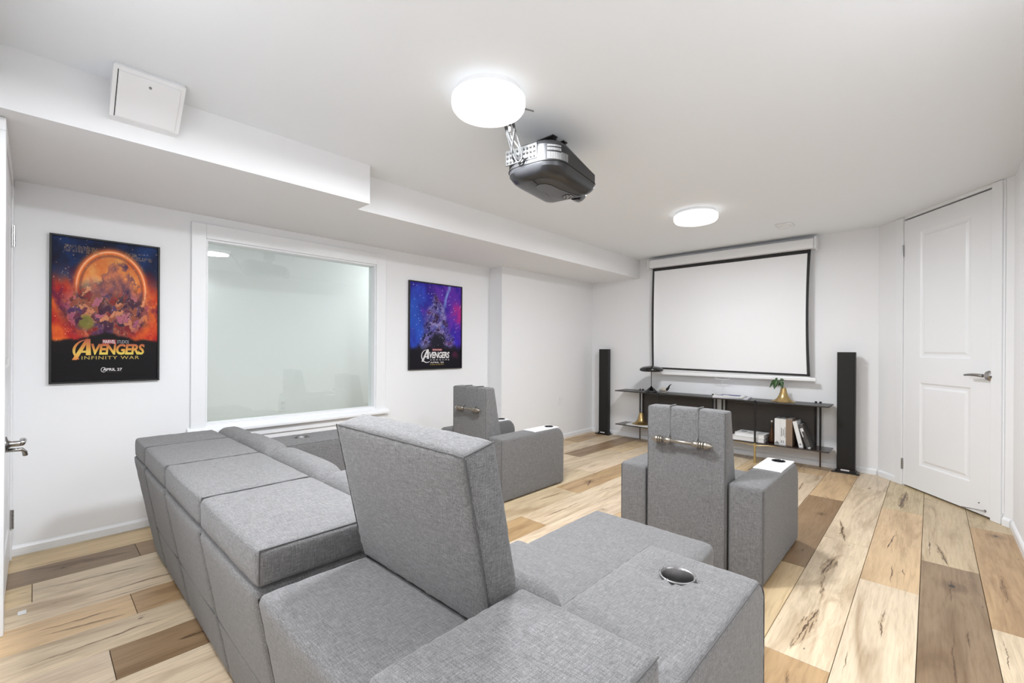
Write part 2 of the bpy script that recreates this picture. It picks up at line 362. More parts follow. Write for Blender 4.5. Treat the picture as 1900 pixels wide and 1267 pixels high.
for k, (js, cs, ss) in ROWS.items():
    xa, xb = X0-(k+1)*PW, X0-k*PW
    xa, xb = max(xa, LX-.01), min(xb, RX+.01)
    ys = [-1.3]+js+[SY+.01]
    for i in range(len(ys)-1):
        g = .0011; bm = BM(); dz = rng.uniform(-.0003, 0)
        box(bm, xa+g, xb-g, ys[i]+g, ys[i+1]-g, -.008, dz, .0008, 1)
        ox, oy = (xa+xb)/2, (ys[i]+ys[i+1])/2
        o = obj('plank', bm, M['plank'], floor, origin=(ox, oy, -.004))
        j = rng.uniform(.95, 1.04); c = cs[i]
        o.color = (c[0]*j, c[1]*j*rng.uniform(.985, 1.01), c[2]*j*rng.uniform(.97, 1.02), 1)
        o['seed'] = rng.uniform(0, 40); o['streak'] = ss[i]
        mk = [q for q in MARKS if xa <= (q[0]+q[2])/2 < xb and ys[i] <= (q[1]+q[3])/2 < ys[i+1]][:3]
        if not mk and rng.random() < .6:
            x, y, L = rng.uniform(xa+.04, xb-.04), rng.uniform(ys[i]+.2, ys[i+1]-.2), rng.uniform(.1, .4); mk = [(x, y-L/2, x+rng.uniform(-.02, .02), y+L/2, rng.uniform(.003, .007), rng.uniform(.004, .018))]
        for n_, q in zip('abc', mk+[None]*(3-len(mk))):
            if q:
                o['crack_'+n_] = [(q[0]+q[2])/2-ox, (q[1]+q[3])/2-oy, max(.02, abs(q[3]-q[1])/2)]; o['shape_'+n_] = [(q[2]-q[0])/(q[3]-q[1]), float(q[4]), float(q[5])]
            else: o['crack_'+n_] = [9.0, 9.0, 1.0]; o['shape_'+n_] = [0.0, 0.0, 0.0]
        kn = [q for q in KNOTS if xa <= q[0] < xb and ys[i] <= q[1] < ys[i+1]]
        if not kn and c in (MB, DB, GB) and rng.random() < .5: kn = [(rng.uniform(xa+.05, xb-.05), rng.uniform(ys[i]+.2, ys[i+1]-.2), rng.uniform(.010, .018))]
        o['knot'] = [kn[0][0]-ox, kn[0][1]-oy, float(kn[0][2])] if kn else [9.0, 9.0, .001]
# walls
bm = BM(); box(bm, LX-TH, LX, -1.35, WY0, 0, ZC); box(bm, LX-TH, LX, WY1, SY+TH, 0, ZC)
box(bm, LX-TH, LX, WY0, WY1, 0, WZ0); box(bm, LX-TH, LX, WY0, WY1, WZ1, ZC)
struct('wall_left', bm, M['wall'], 'white painted wall at left with the interior window and two posters')
bm = BM(); box(bm, LX, BX, BUMPY, SY, 0, ZC); struct('wall_left_pilaster', bm, M['wall'], 'white wall section stepping forward between right poster and far corner')
bm = BM(); box(bm, BX, -.337, SY, SY+TH, 0, ZC+.02); box(bm, LX, BX, SY, SY+TH, 0, ZC+.02); struct('wall_front', bm, M['wall'], 'white far wall behind projection screen and low shelves')
HP = Vector((-.16, 4.856, 0)); DV = Vector((.602, -.798, 0)).normalized(); NV = Vector((-DV.y, DV.x, 0))  # NV points out of the room
if NV.dot(Vector((0, 1, 0))) < 0: NV = -NV
DM = Matrix((DV, NV, Vector((0, 0, 1)))).transposed().to_4x4(); DM.translation = HP   # local: x along door, y outward, z up
DW, DH = .752, 2.158
tA = -(SY-HP.y)/-DV.y*1.0; tA = (SY-HP.y)/DV.y; tB = (RX-HP.x)/DV.x
bm = BM(); box(bm, tA-.06, 0, .0, TH, 0, ZC, M4=DM); box(bm, DW, tB+.06, .0, TH, 0, ZC, M4=DM); box(bm, 0, DW, 0, TH, DH+.010, ZC, M4=DM)
struct('wall_diagonal', bm, M['wall'], 'short white slanted wall around the right hand door')
bm = BM(); box(bm, RX, RX+TH, -1.35, HP.y+DV.y*tB+.05, 0, ZC); struct('wall_right', bm, M['wall'], 'white wall at the right edge beside the slanted door')
YB = -.115
bm = BM(); box(bm, -2.62, -1.3, YB-TH, YB, 0, ZC); box(bm, LX, -3.41, YB-TH, YB, 0, ZC); box(bm, -3.41, -2.62, YB-TH, YB, 1.915, ZC)
box(bm, -1.4, -1.3, -1.35, YB-TH, 0, ZC); box(bm, -1.3, RX+TH, -1.35, -1.25, 0, ZC); box(bm, -3.41, -2.62, -.30, -.24, 0, 1.915)
struct('wall_back', bm, M['wall'], 'white rear wall holding the door at the left edge')
bm = BM(); box(bm, LX-TH, RX+TH, -1.35, SY+TH, ZC, ZC+.08)
ceil = struct('ceiling', bm, M['ceiling'], 'flat white ceiling with two round lamps')
bm = BM(); box(bm, LX, -2.46, YB, 1.37, ZS, ZC); obj('soffit', bm, M['wall'], ceil)
bm = BM(); box(bm, LX, -2.62, 1.37, SY, ZS+.002, ZC); obj('soffit', bm, M['wall'], ceil)
# baseboards
def base_run(name, a, b, inward, label, h=.052, d=.012):
    a, b, n = Vector(a), Vector(b), Vector(inward).normalized(); bm = BM(); ud = (b-a).normalized()
    prof = [(0, .0), (d, .0), (d, h*.72), (d*.55, h*.9), (0, h)]
    A = [bm.verts.new(a+n*q[0]+Vector((0, 0, q[1]))) for q in prof]; B = [bm.verts.new(b+n*q[0]+Vector((0, 0, q[1]))) for q in prof]
    bm.faces.new(A); bm.faces.new(B[::-1])
    for i in range(5): bm.faces.new((A[i], A[(i+1) % 5], B[(i+1) % 5], B[i]))
    return struct(name, bm, M['trim'], label)
base_run('baseboard_left', (LX, -.08, 0), (LX, BUMPY, 0), (1, 0, 0), 'low white baseboard under the window wall')
base_run('baseboard_pilaster', (BX, BUMPY, 0), (BX, SY-.013, 0), (1, 0, 0), 'low white baseboard under the forward wall section')
base_run('baseboard_front', (BX, SY, 0), (-.345, SY, 0), (0, -1, 0), 'low white baseboard below the projection screen')
hp3 = lambda t: tuple(HP+DV*t)
base_run('baseboard_diagonal', hp3(tA+.02), hp3(-.075), -NV, 'short white baseboard left of the slanted door')
base_run('baseboard_corner', hp3(.83), hp3(tB-.01), -NV, 'short white baseboard right of the slanted door')
base_run('baseboard_right', (RX, HP.y+DV.y*tB-.02, 0), (RX, -1.2, 0), (-1, 0, 0), 'low white baseboard along the right wall')
# ---- door on the slanted wall
def door_leaf(w, h, th=.035, panels=()):
    """panelled leaf, local x 0..w, y -0..th, z; recessed mouldings on the y=0 face"""
    bm = BM(); xs = sorted({0, w, *[p[0] for p in panels], *[p[1] for p in panels]}); zs = sorted({.013, h, *[p[2] for p in panels], *[p[3] for p in panels]})
    inp = lambda x, z: any(p[0] <= x <= p[1] and p[2] <= z <= p[3] for p in panels)
    for i in range(len(xs)-1):
        for j in range(len(zs)-1):
            if not inp((xs[i]+xs[i+1])/2, (zs[j]+zs[j+1])/2):
                quad(bm, (xs[i], 0, zs[j]), (xs[i+1], 0, zs[j]), (xs[i+1], 0, zs[j+1]), (xs[i], 0, zs[j+1]))
    for (a, b, c, d) in panels:
        lv = [(0, 0), (.012, .007), (.028, .008), (.045, .0015)]
        for (i0, y0), (i1, y1) in zip(lv, lv[1:]):
            R = lambda i, y: [(a+i, y, c+i), (b-i, y, c+i), (b-i, y, d-i), (a+i, y, d-i)]
            P, Q = R(i0, y0), R(i1, y1)
            for k in range(4): quad(bm, P[k], P[(k+1) % 4], Q[(k+1) % 4], Q[k])
        quad(bm, *R(lv[-1][0], lv[-1][1]))
    for q in (((0, th, .013), (w, th, .013), (w, th, h), (0, th, h)), ((0, 0, .013), (0, th, .013), (0, th, h), (0, 0, h)), ((w, 0, .013), (w, th, .013), (w, th, h), (w, 0, h)), ((0, 0, h), (w, 0, h), (w, th, h), (0, th, h)), ((0, 0, .013), (w, 0, .013), (w, th, .013), (0, th, .013))): quad(bm, *q)
    bmesh.ops.remove_doubles(bm, verts=bm.verts, dist=.0001)
    return bm
def T(M4, bm): bmesh.ops.transform(bm, matrix=M4, verts=bm.verts); return bm
LM = DM @ Matrix.Translation((0, -.004, 0))
door1 = struct('door_1', T(LM, door_leaf(DW-.004, DH-.004, panels=((.165, .60, 1.045, 2.03), (.165, .60, .205, .85)))), M['trim'], 'white two-panel door in the slanted wall with lever handle')
bm = BM(); box(bm, -.075, -.003, -.014, .0, 0, ZC-.002, .003, 2, M4=DM); box(bm, DW+.002, DW+.072, -.014, 0, 0, ZC-.002, .003, 2, M4=DM)
obj('casing', bm, M['trim'], door1)
bm = BM(); box(bm, DW+.072, DW+.084, -.006, 0, .07, ZC-.002, .002, 1, M4=DM); obj('casing_bead', bm, M['trim'], door1)
bm = BM(); box(bm, -.003, DW+.003, .034, .06, 0, DH+.012, M4=DM); obj('door_gap', bm, M['gap'], door1)
def hinge(Mx, z0, z1, parent):
    bm = BM(); n = 5; L = (z1-z0)/n
    for i in range(n): lathe(bm, [(.0, 0), (.0055, .0), (.0055, L-.002), (.0, L-.002)], (0, -.009, z0+i*L), 10, False, Mx)
    box(bm, -.006, .004, -.006, -.003, z0, z1, M4=Mx); obj('hinge', bm, M['chrome'], parent)
hinge(LM, 1.865, 1.962, door1); hinge(LM, .135, .222, door1)
def lever(Mx, x, z, parent, L=.125, sgn=-1):
    R = Mx @ Matrix.Translation((x, 0, z)) @ Matrix.Rotation(PI/2, 4, 'X')      # local z -> -y
    bm = BM(); lathe(bm, [(0, 0), (.032, 0), (.033, .004), (.030, .009), (.016, .013), (.011, .02), (.011, .045), (0, .045)], (0, 0, 0), 32, False, R)
    ro = obj('door_handle', bm, M['chrome'], parent, True); autosmooth(ro, 50)
    bm = BM(); n = 12; pts = []; rr = []
    for i in range(n+1):
        f = i/n; pts.append((x+sgn*f*L, -.048-.006*math.sin(f*PI), z+.004*math.sin(f*PI)-.002*f)); rr.append(.0115-.0045*f)
    tube(bm, pts, .01, 12, radii=rr); T(Mx, bm); obj('lever', bm, M['chrome'], ro, True)
lever(LM, .738, .938, door1)
bm = BM(); box(bm, DW-.004, DW+.004, -.0045, .02, .915, .965, M4=DM); obj('latch_plate', bm, M['gap'], door1)
bm = BM(); tube(bm, [(.712-.0, -.004, .045), (.700, -.02, .045), (.66, -.05, .043), (.62, -.075, .04)], .004, 8); lathe(bm, [(0, 0), (.009, 0), (.009, .006), (0, .006)], (0, 0, 0), 12, False, Matrix.Translation((.712, 0, .045)) @ Matrix.Rotation(PI/2, 4, 'X'))
T(DM, bm); obj('door_stop', bm, M['chrome'], door1)
bm = BM(); lathe(bm, [(0, 0), (.0035, 0), (.0035, .003), (0, .003)], (0, 0, 0), 10, False, LM @ Matrix.Translation((.668, 0, .085)) @ Matrix.Rotation(PI/2, 4, 'X')); obj('screw', bm, M['gap'], door1)
# ---- door at the left edge, in the rear wall (faces +Y)
LM2 = Matrix.Translation((-3.408, -.085, 0)) @ Matrix.Scale(-1, 4, (0, 1, 0))   # x along +X, outward is -Y
door2 = struct('door_2', T(LM2, door_leaf(.785, 1.905, panels=((.15, .63, 1.0, 1.78), (.15, .63, .2, .82)))), M['trim'], 'white door at the left edge seen nearly edge-on')
bm = BM(); box(bm, LX+.001, -3.411, YB, -.078, 0, 1.95, .003, 2); box(bm, LX+.001, -2.55, YB, -.078, 1.909, ZS-.001, .003, 2); box(bm, -2.62, -2.55, YB, -.078, 0, 1.909, .003, 2); obj('casing', bm, M['trim'], door2)
for za, zb in ((1.6, 1.71), (.165, .262)):
    hinge(LM2, za, zb, door2)
lever(LM2 @ Matrix.Translation((0, 0, 0)), .70, .70, door2, L=.12, sgn=-1)
bm = BM(); tube(bm, [(-2.72, -.078, .675), (-2.72, -.035, .672), (-2.73, -.028, .66), (-2.735, -.026, .645)], .008, 10); obj('privacy_latch', bm, M['chrome'], door2, True)
# ---- window with glass into the hallway
bm = BM(); c0, c1 = LX, LX+.018
box(bm, c0, c1, .686, WY0, WZ0-.03, 1.905, .003, 2); box(bm, c0, c1, WY1, 2.093, WZ0-.03, 1.905, .003, 2); box(bm, c0, c1, WY0, WY1, WZ1, 1.905, .003, 2)
box(bm, c0, c1-.004, .686, 2.093, .474, .535, .002, 1)
box(bm, LX-TH, LX, WY0, WY0+.012, WZ0, WZ1); box(bm, LX-TH, LX, WY1-.012, WY1, WZ0, WZ1); box(bm, LX-TH, LX, WY0+.012, WY1-.012, WZ1-.012, WZ1)
win = struct('window_1', bm, M['trim'], 'wide interior window with white casing between the two posters')
bm = BM(); prism(bm, [(LX-.04, WZ0+.004), (LX+.045, WZ0-.035), (LX+.05, WZ0-.042), (LX+.05, .530), (LX, .530), (LX-.04, .57)], 'y', .668, 2.112); obj('sill', bm, M['trim'], win)
bm = BM(); box(bm, LX-.052, LX-.046, WY0+.011, WY1-.011, WZ0-.005, WZ1-.010); obj('pane', bm, M['glass'], win)
# hallway seen through the glass
HX = -4.62
bm = BM(); box(bm, HX-.1, HX, -1.0, 4.2, 0, 2.19); box(bm, HX, LX-TH, -1.1, -1.0, 0, 2.19); box(bm, HX, LX-TH, 4.2, 4.3, 0, 2.19)
struct('wall_hallway', bm, M['wall'], 'white hallway wall seen through the window')
bm = BM(); box(bm, HX, LX-TH, -1.0, 4.2, 2.19, 2.27); struct('ceiling_hallway', bm, M['ceiling'], 'white ceiling of the hallway behind the window')
bm = BM(); box(bm, HX, LX-TH, -1.0, 4.2, -.06, 0); struct('floor_hallway', bm, plain('hall_floor', sr(196, 172, 142), .5), 'pale floor of the hallway behind the window')
for y, nm in ((-.45, 'nearer the left end of'), (3.1, 'nearer the right end of')):  # unseen lamps added to light the hallway wall evenly
    bm = BM(); lathe(bm, [(0, -.05), (.14, -.05), (.155, -.035), (.155, -.005), (0, -.005)], (-4.1, y, 2.19), 24, False)
    tag(obj('hallway_fill_lamp', bm, M['hall_glow'], None), 'added unseen fill lamp beyond the glass, '+nm+' the hallway ceiling', 'lamp')
def outlet(n, face, label, along):
    """duplex socket plate on a wall facing +X at face=(x,y,z)"""
    x, y, z = face; bm = BM(); box(bm, x, x+.005, y-.035, y+.035, z-.057, z+.057, .002, 2)
    r = obj(n, bm, M['white_plastic'], origin=face); tag(r, label, 'outlet')
    for dz in (-.024, .024):
        bm = BM(); box(bm, x+.005, x+.007, y-.016, y+.016, z+dz-.014, z+dz+.014, .004, 2); s = obj('socket', bm, M['trim'], r)
        bm = BM()
        for dy in (-.006, .006): box(bm, x+.0068, x+.0074, y+dy-.001, y+dy+.001, z+dz-.003, z+dz+.005)
        obj('slots', bm, M['gap'], s)
outlet('wall_outlet', (HX, 1.655, .525), 'white double socket on the hallway wall seen through the window glass', False)
outlet('wall_outlet', (BX, 4.37, .46), 'white socket plate low on the wall between armchair and left speaker', False)
# ------------------------------------------------------------------ posters
def hsh(i, j, k=0):
    v = math.sin(i*127.1+j*311.7+k*74.7)*43758.5453; return v-math.floor(v)
def lerp(a, b, t): return tuple(x+(y-x)*t for x, y in zip(a, b))
def sst(a, b, x): t = max(0, min(1, (x-a)/(b-a))); return t*t*(3-2*t)
def cells(u, v, n, k):
    """nearest shard id and edge closeness"""
    x, y = u*n, v*n*1.7; i, j = int(math.floor(x)), int(math.floor(y)); best = []
    for a in (-1, 0, 1):
        for b in (-1, 0, 1):
            px, py = i+a+hsh(i+a, j+b, k), j+b+hsh(i+a, j+b, k+9); best.append(((px-x)**2+(py-y)**2, i+a, j+b))
    best.sort(); return best[0], math.sqrt(best[1][0])-math.sqrt(best[0][0])
def fb(u, v, s, o=0): return noise.fractal(Vector((u*s, v*s, o)), .8, 2.0, 4)
def art1(u, v):
    blue, deep, red, org, yel, dark = (22, 46, 92), (14, 20, 48), (176, 38, 34), (226, 104, 44), (246, 196, 110), (22, 20, 22)
    n = fb(u, v, 5); n2 = fb(u, v, 11, 3)
    c = lerp(red, org, max(0, min(1, .45+n)))
    side = abs(u-.5)*2; c = lerp(c, (112, 30, 60), sst(.1, .9, fb(u, v, 7, 8)+.3))
    c = lerp(c, lerp(deep, blue, .5+n), sst(.70, .93, v+.10*side+.06*n))
    e = math.hypot((u-.54)/.33, (v-.66)/.27)
    if e < 1:
        inside = lerp(yel, org, max(0, min(1, e*.9+n*.5))); c = lerp(inside, c, .12)
        c = lerp(c, (236, 214, 176), .6*sst(.55, .1, math.hypot((u-.36)/.3, (v-.66)/.2)))
    g = math.exp(-((e-1)/.10)**2); 
    if v > .5: c = lerp(c, (240, 120, 50), g*.9); c = lerp(c, (255, 206, 170), .8*math.exp(-((e-1)/.022)**2))
    c = lerp(c, (60, 40, 70), .75*sst(.055, .02, abs(e-.90))*(1 if v > .52 else 0)*.5)
    # jumble of rocks and crystals in the middle band
    w = sst(.98, .55, math.hypot((u-.5)/.52, (v-.50)/.27))
    b, ed = cells(u+.05*n+.02*n2, v+.04*n2, 15, 1); h = hsh(b[1], b[2], 5); pal = [(92, 44, 66), (58, 34, 60), (140, 78, 62), (196, 128, 96), (74, 50, 92), (120, 40, 44), (46, 42, 62), (166, 96, 120)]
    rc = pal[int(h*8) % 8]; rc = lerp(rc, (226, 170, 136), .45*sst(.2, -.1, ed-.05+.2*n2)); rc = lerp(rc, (24, 18, 28), .7*sst(.12, .0, ed))
    rc = lerp(rc, (116, 122, 54), .9*sst(.10, .05, math.hypot(u-.30, (v-.415)*1.4))*(h > .25))
    rc = lerp(rc, (60, 70, 190), .9*sst(.035, .01, math.hypot(u-.53, (v-.665)*1.6)))
    c = lerp(c, rc, w*.92)
    c = lerp(c, lerp((92, 62, 84), (190, 110, 84), .5+n2), sst(.57, .66, v)*.85*sst(.02, -.02, (v-.70)-.16*(1-abs((u-.58)/.20+.6*n2)**1.2)) if abs(u-.58) < .26 and v > .58 else 0)   # jagged peak inside the ring
    sp = hsh(int(u*150), int(v*240), 2)
    if sp > .995: c = lerp(c, (255, 220, 190), .6)
    ms = .285+.05*math.exp(-((u-.5)/.2)**2)+.012*n2
    c = lerp(dark, c, sst(ms-.012, ms+.02, v)); 
    if v < ms and v > .2: c = lerp(c, (34, 24, 24), .4)
    # two blocks of tiny grey credits at the top
    if (.10 < u < .46 or .66 < u < .94) and .905-.02*u < v < .955-.02*u and hsh(int(u*120), int(v*60), 4) > .35 and hsh(int(u*9), int(v*60), 7) > .2 and hsh(int(u*220), int(v*340), 4) > .3: c = lerp(c, (180, 140, 96), .5)
    return c
def art2(u, v):
    n = fb(u, v, 4, 2); n2 = fb(u, v, 10, 5)
    c = lerp((56, 40, 168), (34, 24, 110), .5+n); c = lerp(c, (96, 48, 170), sst(.3, 1, u+n))
    c = lerp(c, (44, 96, 196), .8*sst(.45, .05, math.hypot(u-.05, (v-.55)*.8)+.2*n))
    c = lerp(c, (198, 46, 130), .8*sst(.25, .02, math.hypot(u-1.0, (v-.68)*1.2)+.1*n2))
    c = lerp(c, (150, 190, 240), .8*sst(.05, .0, abs((u-.70)-(v-.86)*.42)+.03*n2)*sst(.55, .9, v))
    w = sst(.06, -.06, abs(u-.5+.05*n)-.46*(1.0-v)-.02*n2)*sst(.93, .84, v)
    b, ed = cells(u+.06*n+.03*n2, v+.05*n2, 12, 3); h = hsh(b[1], b[2], 6)
    pal = [(70, 60, 130), (42, 36, 86), (110, 96, 160), (96, 50, 90), (36, 34, 60), (84, 96, 170), (150, 140, 190), (60, 40, 70)]
    rc = pal[int(h*8) % 8]; rc = lerp(rc, (190, 186, 232), .6*sst(.10, .0, abs(ed-.12))); rc = lerp(rc, (20, 16, 36), .7*sst(.08, .0, ed))
    c = lerp(c, rc, w*.9)
    c = lerp(c, (34, 32, 46), sst(.2, .08, math.hypot((u-.52), (v-.30)*1.2)))
    if hsh(int(u*110), int(v*150), 2) > .993: c = lerp(c, (220, 226, 255), .8)
    c = lerp((26, 24, 32), c, sst(.20, .30, v+.03*n2))
    c = lerp(c, (96, 34, 70), .7*sst(.09, .02, math.hypot(u-.88, (v-.155)*1.5)+.03*n2))
    return c
def poster(name, y0, y1, z0, z1, art, nx, nz, label):
    t_ = thing(name, (LX, (y0+y1)/2, z0), label, 'poster'); f = .010; x = LX
    bm = BM()
    for a in ((y0, y0+f, z0, z1), (y1-f, y1, z0, z1), (y0+f, y1-f, z0, z0+f), (y0+f, y1-f, z1-f, z1)): box(bm, x+.001, x+.022, *a, .001, 1)
    box(bm, x+.001, x+.012, y0+f, y1-f, z0+f, z1-f)
    obj('frame', bm, M['black'], t_)
    me = bpy.data.meshes.new('print'); Y0, Y1, Z0, Z1 = y0+f, y1-f, z0+f, z1-f; o0 = wloc(t_); V = []; Fc = []; cl = []
    for j in range(nz+1):
        for i in range(nx+1):
            u, v = i/nx, j/nz; V.append((x+.0135-o0.x, Y0+(Y1-Y0)*u-o0.y, Z0+(Z1-Z0)*v-o0.z)); c = art(u, v)
            cl += [*sr(*[max(0, min(255, q)) for q in c])]
    for j in range(nz):
        for i in range(nx): a = j*(nx+1)+i; Fc.append((a, a+1, a+nx+2, a+nx+1))
    me.from_pydata(V, [], Fc); at = me.color_attributes.new('art', 'FLOAT_COLOR', 'POINT'); at.data.foreach_set('color', cl); me.materials.append(M['print'])
    p_ = bpy.data.objects.new('print', me); COL.objects.link(p_); p_.parent = t_
    return p_, (Y0, Y1, Z0, Z1)
def lettering(parent, area, s, u0, u1, v0, v1, mt, name='lettering', shear=0.0, bold=.0, spacing=1.0, lift=.0006):
    """letters fitted in the u,v rectangle of a print, facing +X"""
    cu = bpy.data.curves.new('t', 'FONT'); cu.body = s; cu.space_character = spacing; cu.offset = bold; cu.shear = shear; cu.resolution_u = 3
    to = bpy.data.objects.new('t', cu); COL.objects.link(to); dg = bpy.context.evaluated_depsgraph_get(); dg.update()
    me = bpy.data.meshes.new_from_object(to.evaluated_get(dg)); bpy.data.objects.remove(to); bpy.data.curves.remove(cu)
    xs = [v.co.x for v in me.vertices]; ys = [v.co.y for v in me.vertices]; xa, xb, ya, yb = min(xs), max(xs), min(ys), max(ys)
    Y0, Y1, Z0, Z1 = area; o0 = wloc(parent); L = Vector((LX+.0135+lift, Y0+(Y1-Y0)*u0, Z0+(Z1-Z0)*v0))
    w, h = (Y1-Y0)*(u1-u0), (Z1-Z0)*(v1-v0)
    for v in me.vertices: v.co = Vector(((v.co.x-xa)/(xb-xa)*w, (v.co.y-ya)/(yb-ya)*h, 0))
    src = me; me = bpy.data.meshes.new(name); me.from_pydata([tuple(v.co) for v in src.vertices], [], [tuple(p_.vertices) for p_ in src.polygons]); bpy.data.meshes.remove(src); me.materials.append(mt)
    o = bpy.data.objects.new(name, me); COL.objects.link(o); o.parent = parent
    o.matrix_local = Matrix.Translation(L-o0) @ Matrix(((0, 0, 1), (1, 0, 0), (0, 1, 0))).to_4x4()
    return o
def ring_mark(parent, area, uc, vc, ru, rv, th, a0, a1, mt, lift=.0005, name='emblem'):
    Y0, Y1, Z0, Z1 = area; bm = BM(); n = 28; A = []; B = []; x = LX+.0135+lift
    for i in range(n+1):
        a = a0+(a1-a0)*i/n
        f = lambda k: (x, Y0+(Y1-Y0)*(uc+ru*k*math.cos(a)), Z0+(Z1-Z0)*(vc+rv*k*math.sin(a)))
        A.append(bm.verts.new(f(1))); B.append(bm.verts.new(f(1-th*(.4+.6*math.sin(PI*i/n)))))
    for i in range(n): bm.faces.new((A[i], A[i+1], B[i+1], B[i]))
    return obj(name, bm, mt, parent)
def letter_A(parent, area, u0, u1, v0, v1, mt, lift=.0008):
    """tall slanted capital A with a long left foot"""
    Y0, Y1, Z0, Z1 = area; x = LX+.0135+lift; bm = BM()
    P = lambda u, v: bm.verts.new((x, Y0+(Y1-Y0)*(u0+(u1-u0)*u), Z0+(Z1-Z0)*(v0+(v1-v0)*v)))
    k_ = [0]
    def poly(*q):
        f = bm.faces.new([P(*a) for a in q]); k_[0] += 1
        for v in f.verts: v.co.x += .00012*k_[0]
    poly((0, 0), (.26, 0), (.92, 1), (.72, 1)); poly((.72, .22), (1.0, .22), (.96, 1), (.76, 1)); poly((.42, .34), (.46, .44), (.86, .44), (.86, .34))
    return obj('title_initial', bm, mt, parent)
pr, ar = poster('film_poster', .05, .524, .89, 1.708, art1, 220, 340, 'tall framed film poster in fiery orange and red, left of the window')
lettering(pr, ar, 'MARVEL', .455, .575, .268, .292, M['ink_white'], bold=.01)
lettering(pr, ar, 'STUDIOS', .590, .705, .268, .292, M['ink_grey'])
bx_ = BM(); Yp = lambda u: ar[0]+(ar[1]-ar[0])*u; Zp = lambda v: ar[2]+(ar[3]-ar[2])*v
quad(bx_, (LX+.0138, Yp(.45), Zp(.264)), (LX+.0138, Yp(.58), Zp(.264)), (LX+.0138, Yp(.58), Zp(.296)), (LX+.0138, Yp(.45), Zp(.296))); obj('logo_box', bx_, M['ink_red'], pr)
ring_mark(pr, ar, .335, .215, .155, .083, .16, 1.9, 4.0, M['ink_fire_tall'])
letter_A(pr, ar, .175, .345, .150, .298, M['ink_fire_tall'])
lettering(pr, ar, 'VENGERS', .345, .865, .185, .265, M['ink_fire'], shear=.12, bold=.035, spacing=.92)
lettering(pr, ar, 'INFINITY WAR', .26, .81, .152, .176, M['ink_gold'], bold=.004, spacing=1.15)
lettering(pr, ar, 'APRIL 27', .455, .64, .068, .088, M['ink_white'], bold=.018)
ring_mark(pr, ar, .462, .077, .026, .018, .2, 0, 2*PI, M['ink_white'])
lettering(pr, ar, '. . . . . . . . . . . . . .', .50, .64, .0605, .063, M['ink_grey'])
pr, ar = poster('film_poster', 2.329, 2.960, .893, 1.717, art2, 150, 210, 'smaller framed film poster in blue and violet, right of the window')
lettering(pr, ar, 'MARVEL STUDIOS', .43, .60, .212, .228, M['ink_white'], bold=.008)
bx_ = BM(); quad(bx_, (LX+.0138, Yp(0), 0), (LX+.0138, Yp(0), 0), (LX+.0138, Yp(0), 0), (LX+.0138, Yp(0), 0)) if False else None; bx_.free()
bx_ = BM(); Yp = lambda u: ar[0]+(ar[1]-ar[0])*u; Zp = lambda v: ar[2]+(ar[3]-ar[2])*v
quad(bx_, (LX+.0138, Yp(.42), Zp(.208)), (LX+.0138, Yp(.61), Zp(.208)), (LX+.0138, Yp(.61), Zp(.233)), (LX+.0138, Yp(.42), Zp(.233))); obj('logo_box', bx_, M['ink_red'], pr)
ring_mark(pr, ar, .315, .145, .105, .078, .16, 1.7, 5.3, M['ink_white'])
letter_A(pr, ar, .215, .355, .082, .225, M['ink_white'])
lettering(pr, ar, 'VENGERS', .36, .76, .118, .195, M['ink_white'], shear=.15, bold=.035, spacing=.92)
lettering(pr, ar, 'ENDGAME', .385, .755, .092, .107, M['ink_white'], spacing=1.7)
lettering(pr, ar, 'APRIL 26', .38, .645, .060, .078, M['ink_white'], bold=.01)
lettering(pr, ar, 'IN REALD 3D AND IMAX', .38, .645, .038, .050, M['ink_gold'])
# ------------------------------------------------------------------ ceiling things
def ceiling_lamp(x, y, label, r=.157):
    t_ = thing('ceiling_lamp', (x, y, ZC), label, 'lamp', 'round opal ceiling lamps')
    bm = BM(); lathe(bm, [(0, 0), (r*.90, 0), (r*.90, -.022), (r*.80, -.030), (0, -.030)], (x, y, ZC), 48, False); autosmooth(obj('mount_plate', bm, M['white_plastic'], t_), 40)
    bm = BM(); lathe(bm, [(0, -.022), (r*.93, -.022), (r, -.030), (r*1.005, -.050), (r*.985, -.066), (r*.93, -.077), (r*.8, -.083), (0, -.085)], (x, y, ZC), 48, False); obj('diffuser', bm, M['glow'], t_, True)
ceiling_lamp(-1.385, 1.322, 'round opal ceiling lamp beside the projector, the nearer one')
ceiling_lamp(-1.368, 3.582, 'round opal ceiling lamp further off, nearer the projection screen', .165)
ceiling_lamp(-1.25, .02, 'added round fill lamp on the ceiling above the rear of the sofa, out of view', .157)  # added unseen lamp, brightens the sofa tops and left side
ceiling_lamp(.20, 1.45, 'added round fill lamp on the ceiling beside the right wall, out of view', .157)  # added unseen lamp, lights the right-hand sides of chairs and arm
ceiling_lamp(-.45, -.75, 'added round fill lamp in the alcove behind the camera, out of view', .157)  # added unseen lamp, fills the sofa from the rear
# small square alarm on the ceiling
t_ = thing('ceiling_alarm', (-.935, 4.47, ZC), 'small square white ceiling alarm near the projection screen', 'alarm')
bm = BM(); box(bm, -1.0, -.87, 4.40, 4.54, ZC-.012, ZC, .004, 2); obj('base', bm, M['white_plastic'], t_)
bm = BM(); lathe(bm, [(0, -.03), (.035, -.028), (.045, -.012), (.045, -.010)], (-.935, 4.47, ZC), 24, False); obj('sensor_dome', bm, M['white_plastic'], t_, True)
bm = BM(); lathe(bm, [(0, -.013), (.004, -.013), (.004, -.011), (0, -.011)], (-.99, 4.415, ZC), 8, False); obj('screw', bm, M['gap'], t_)
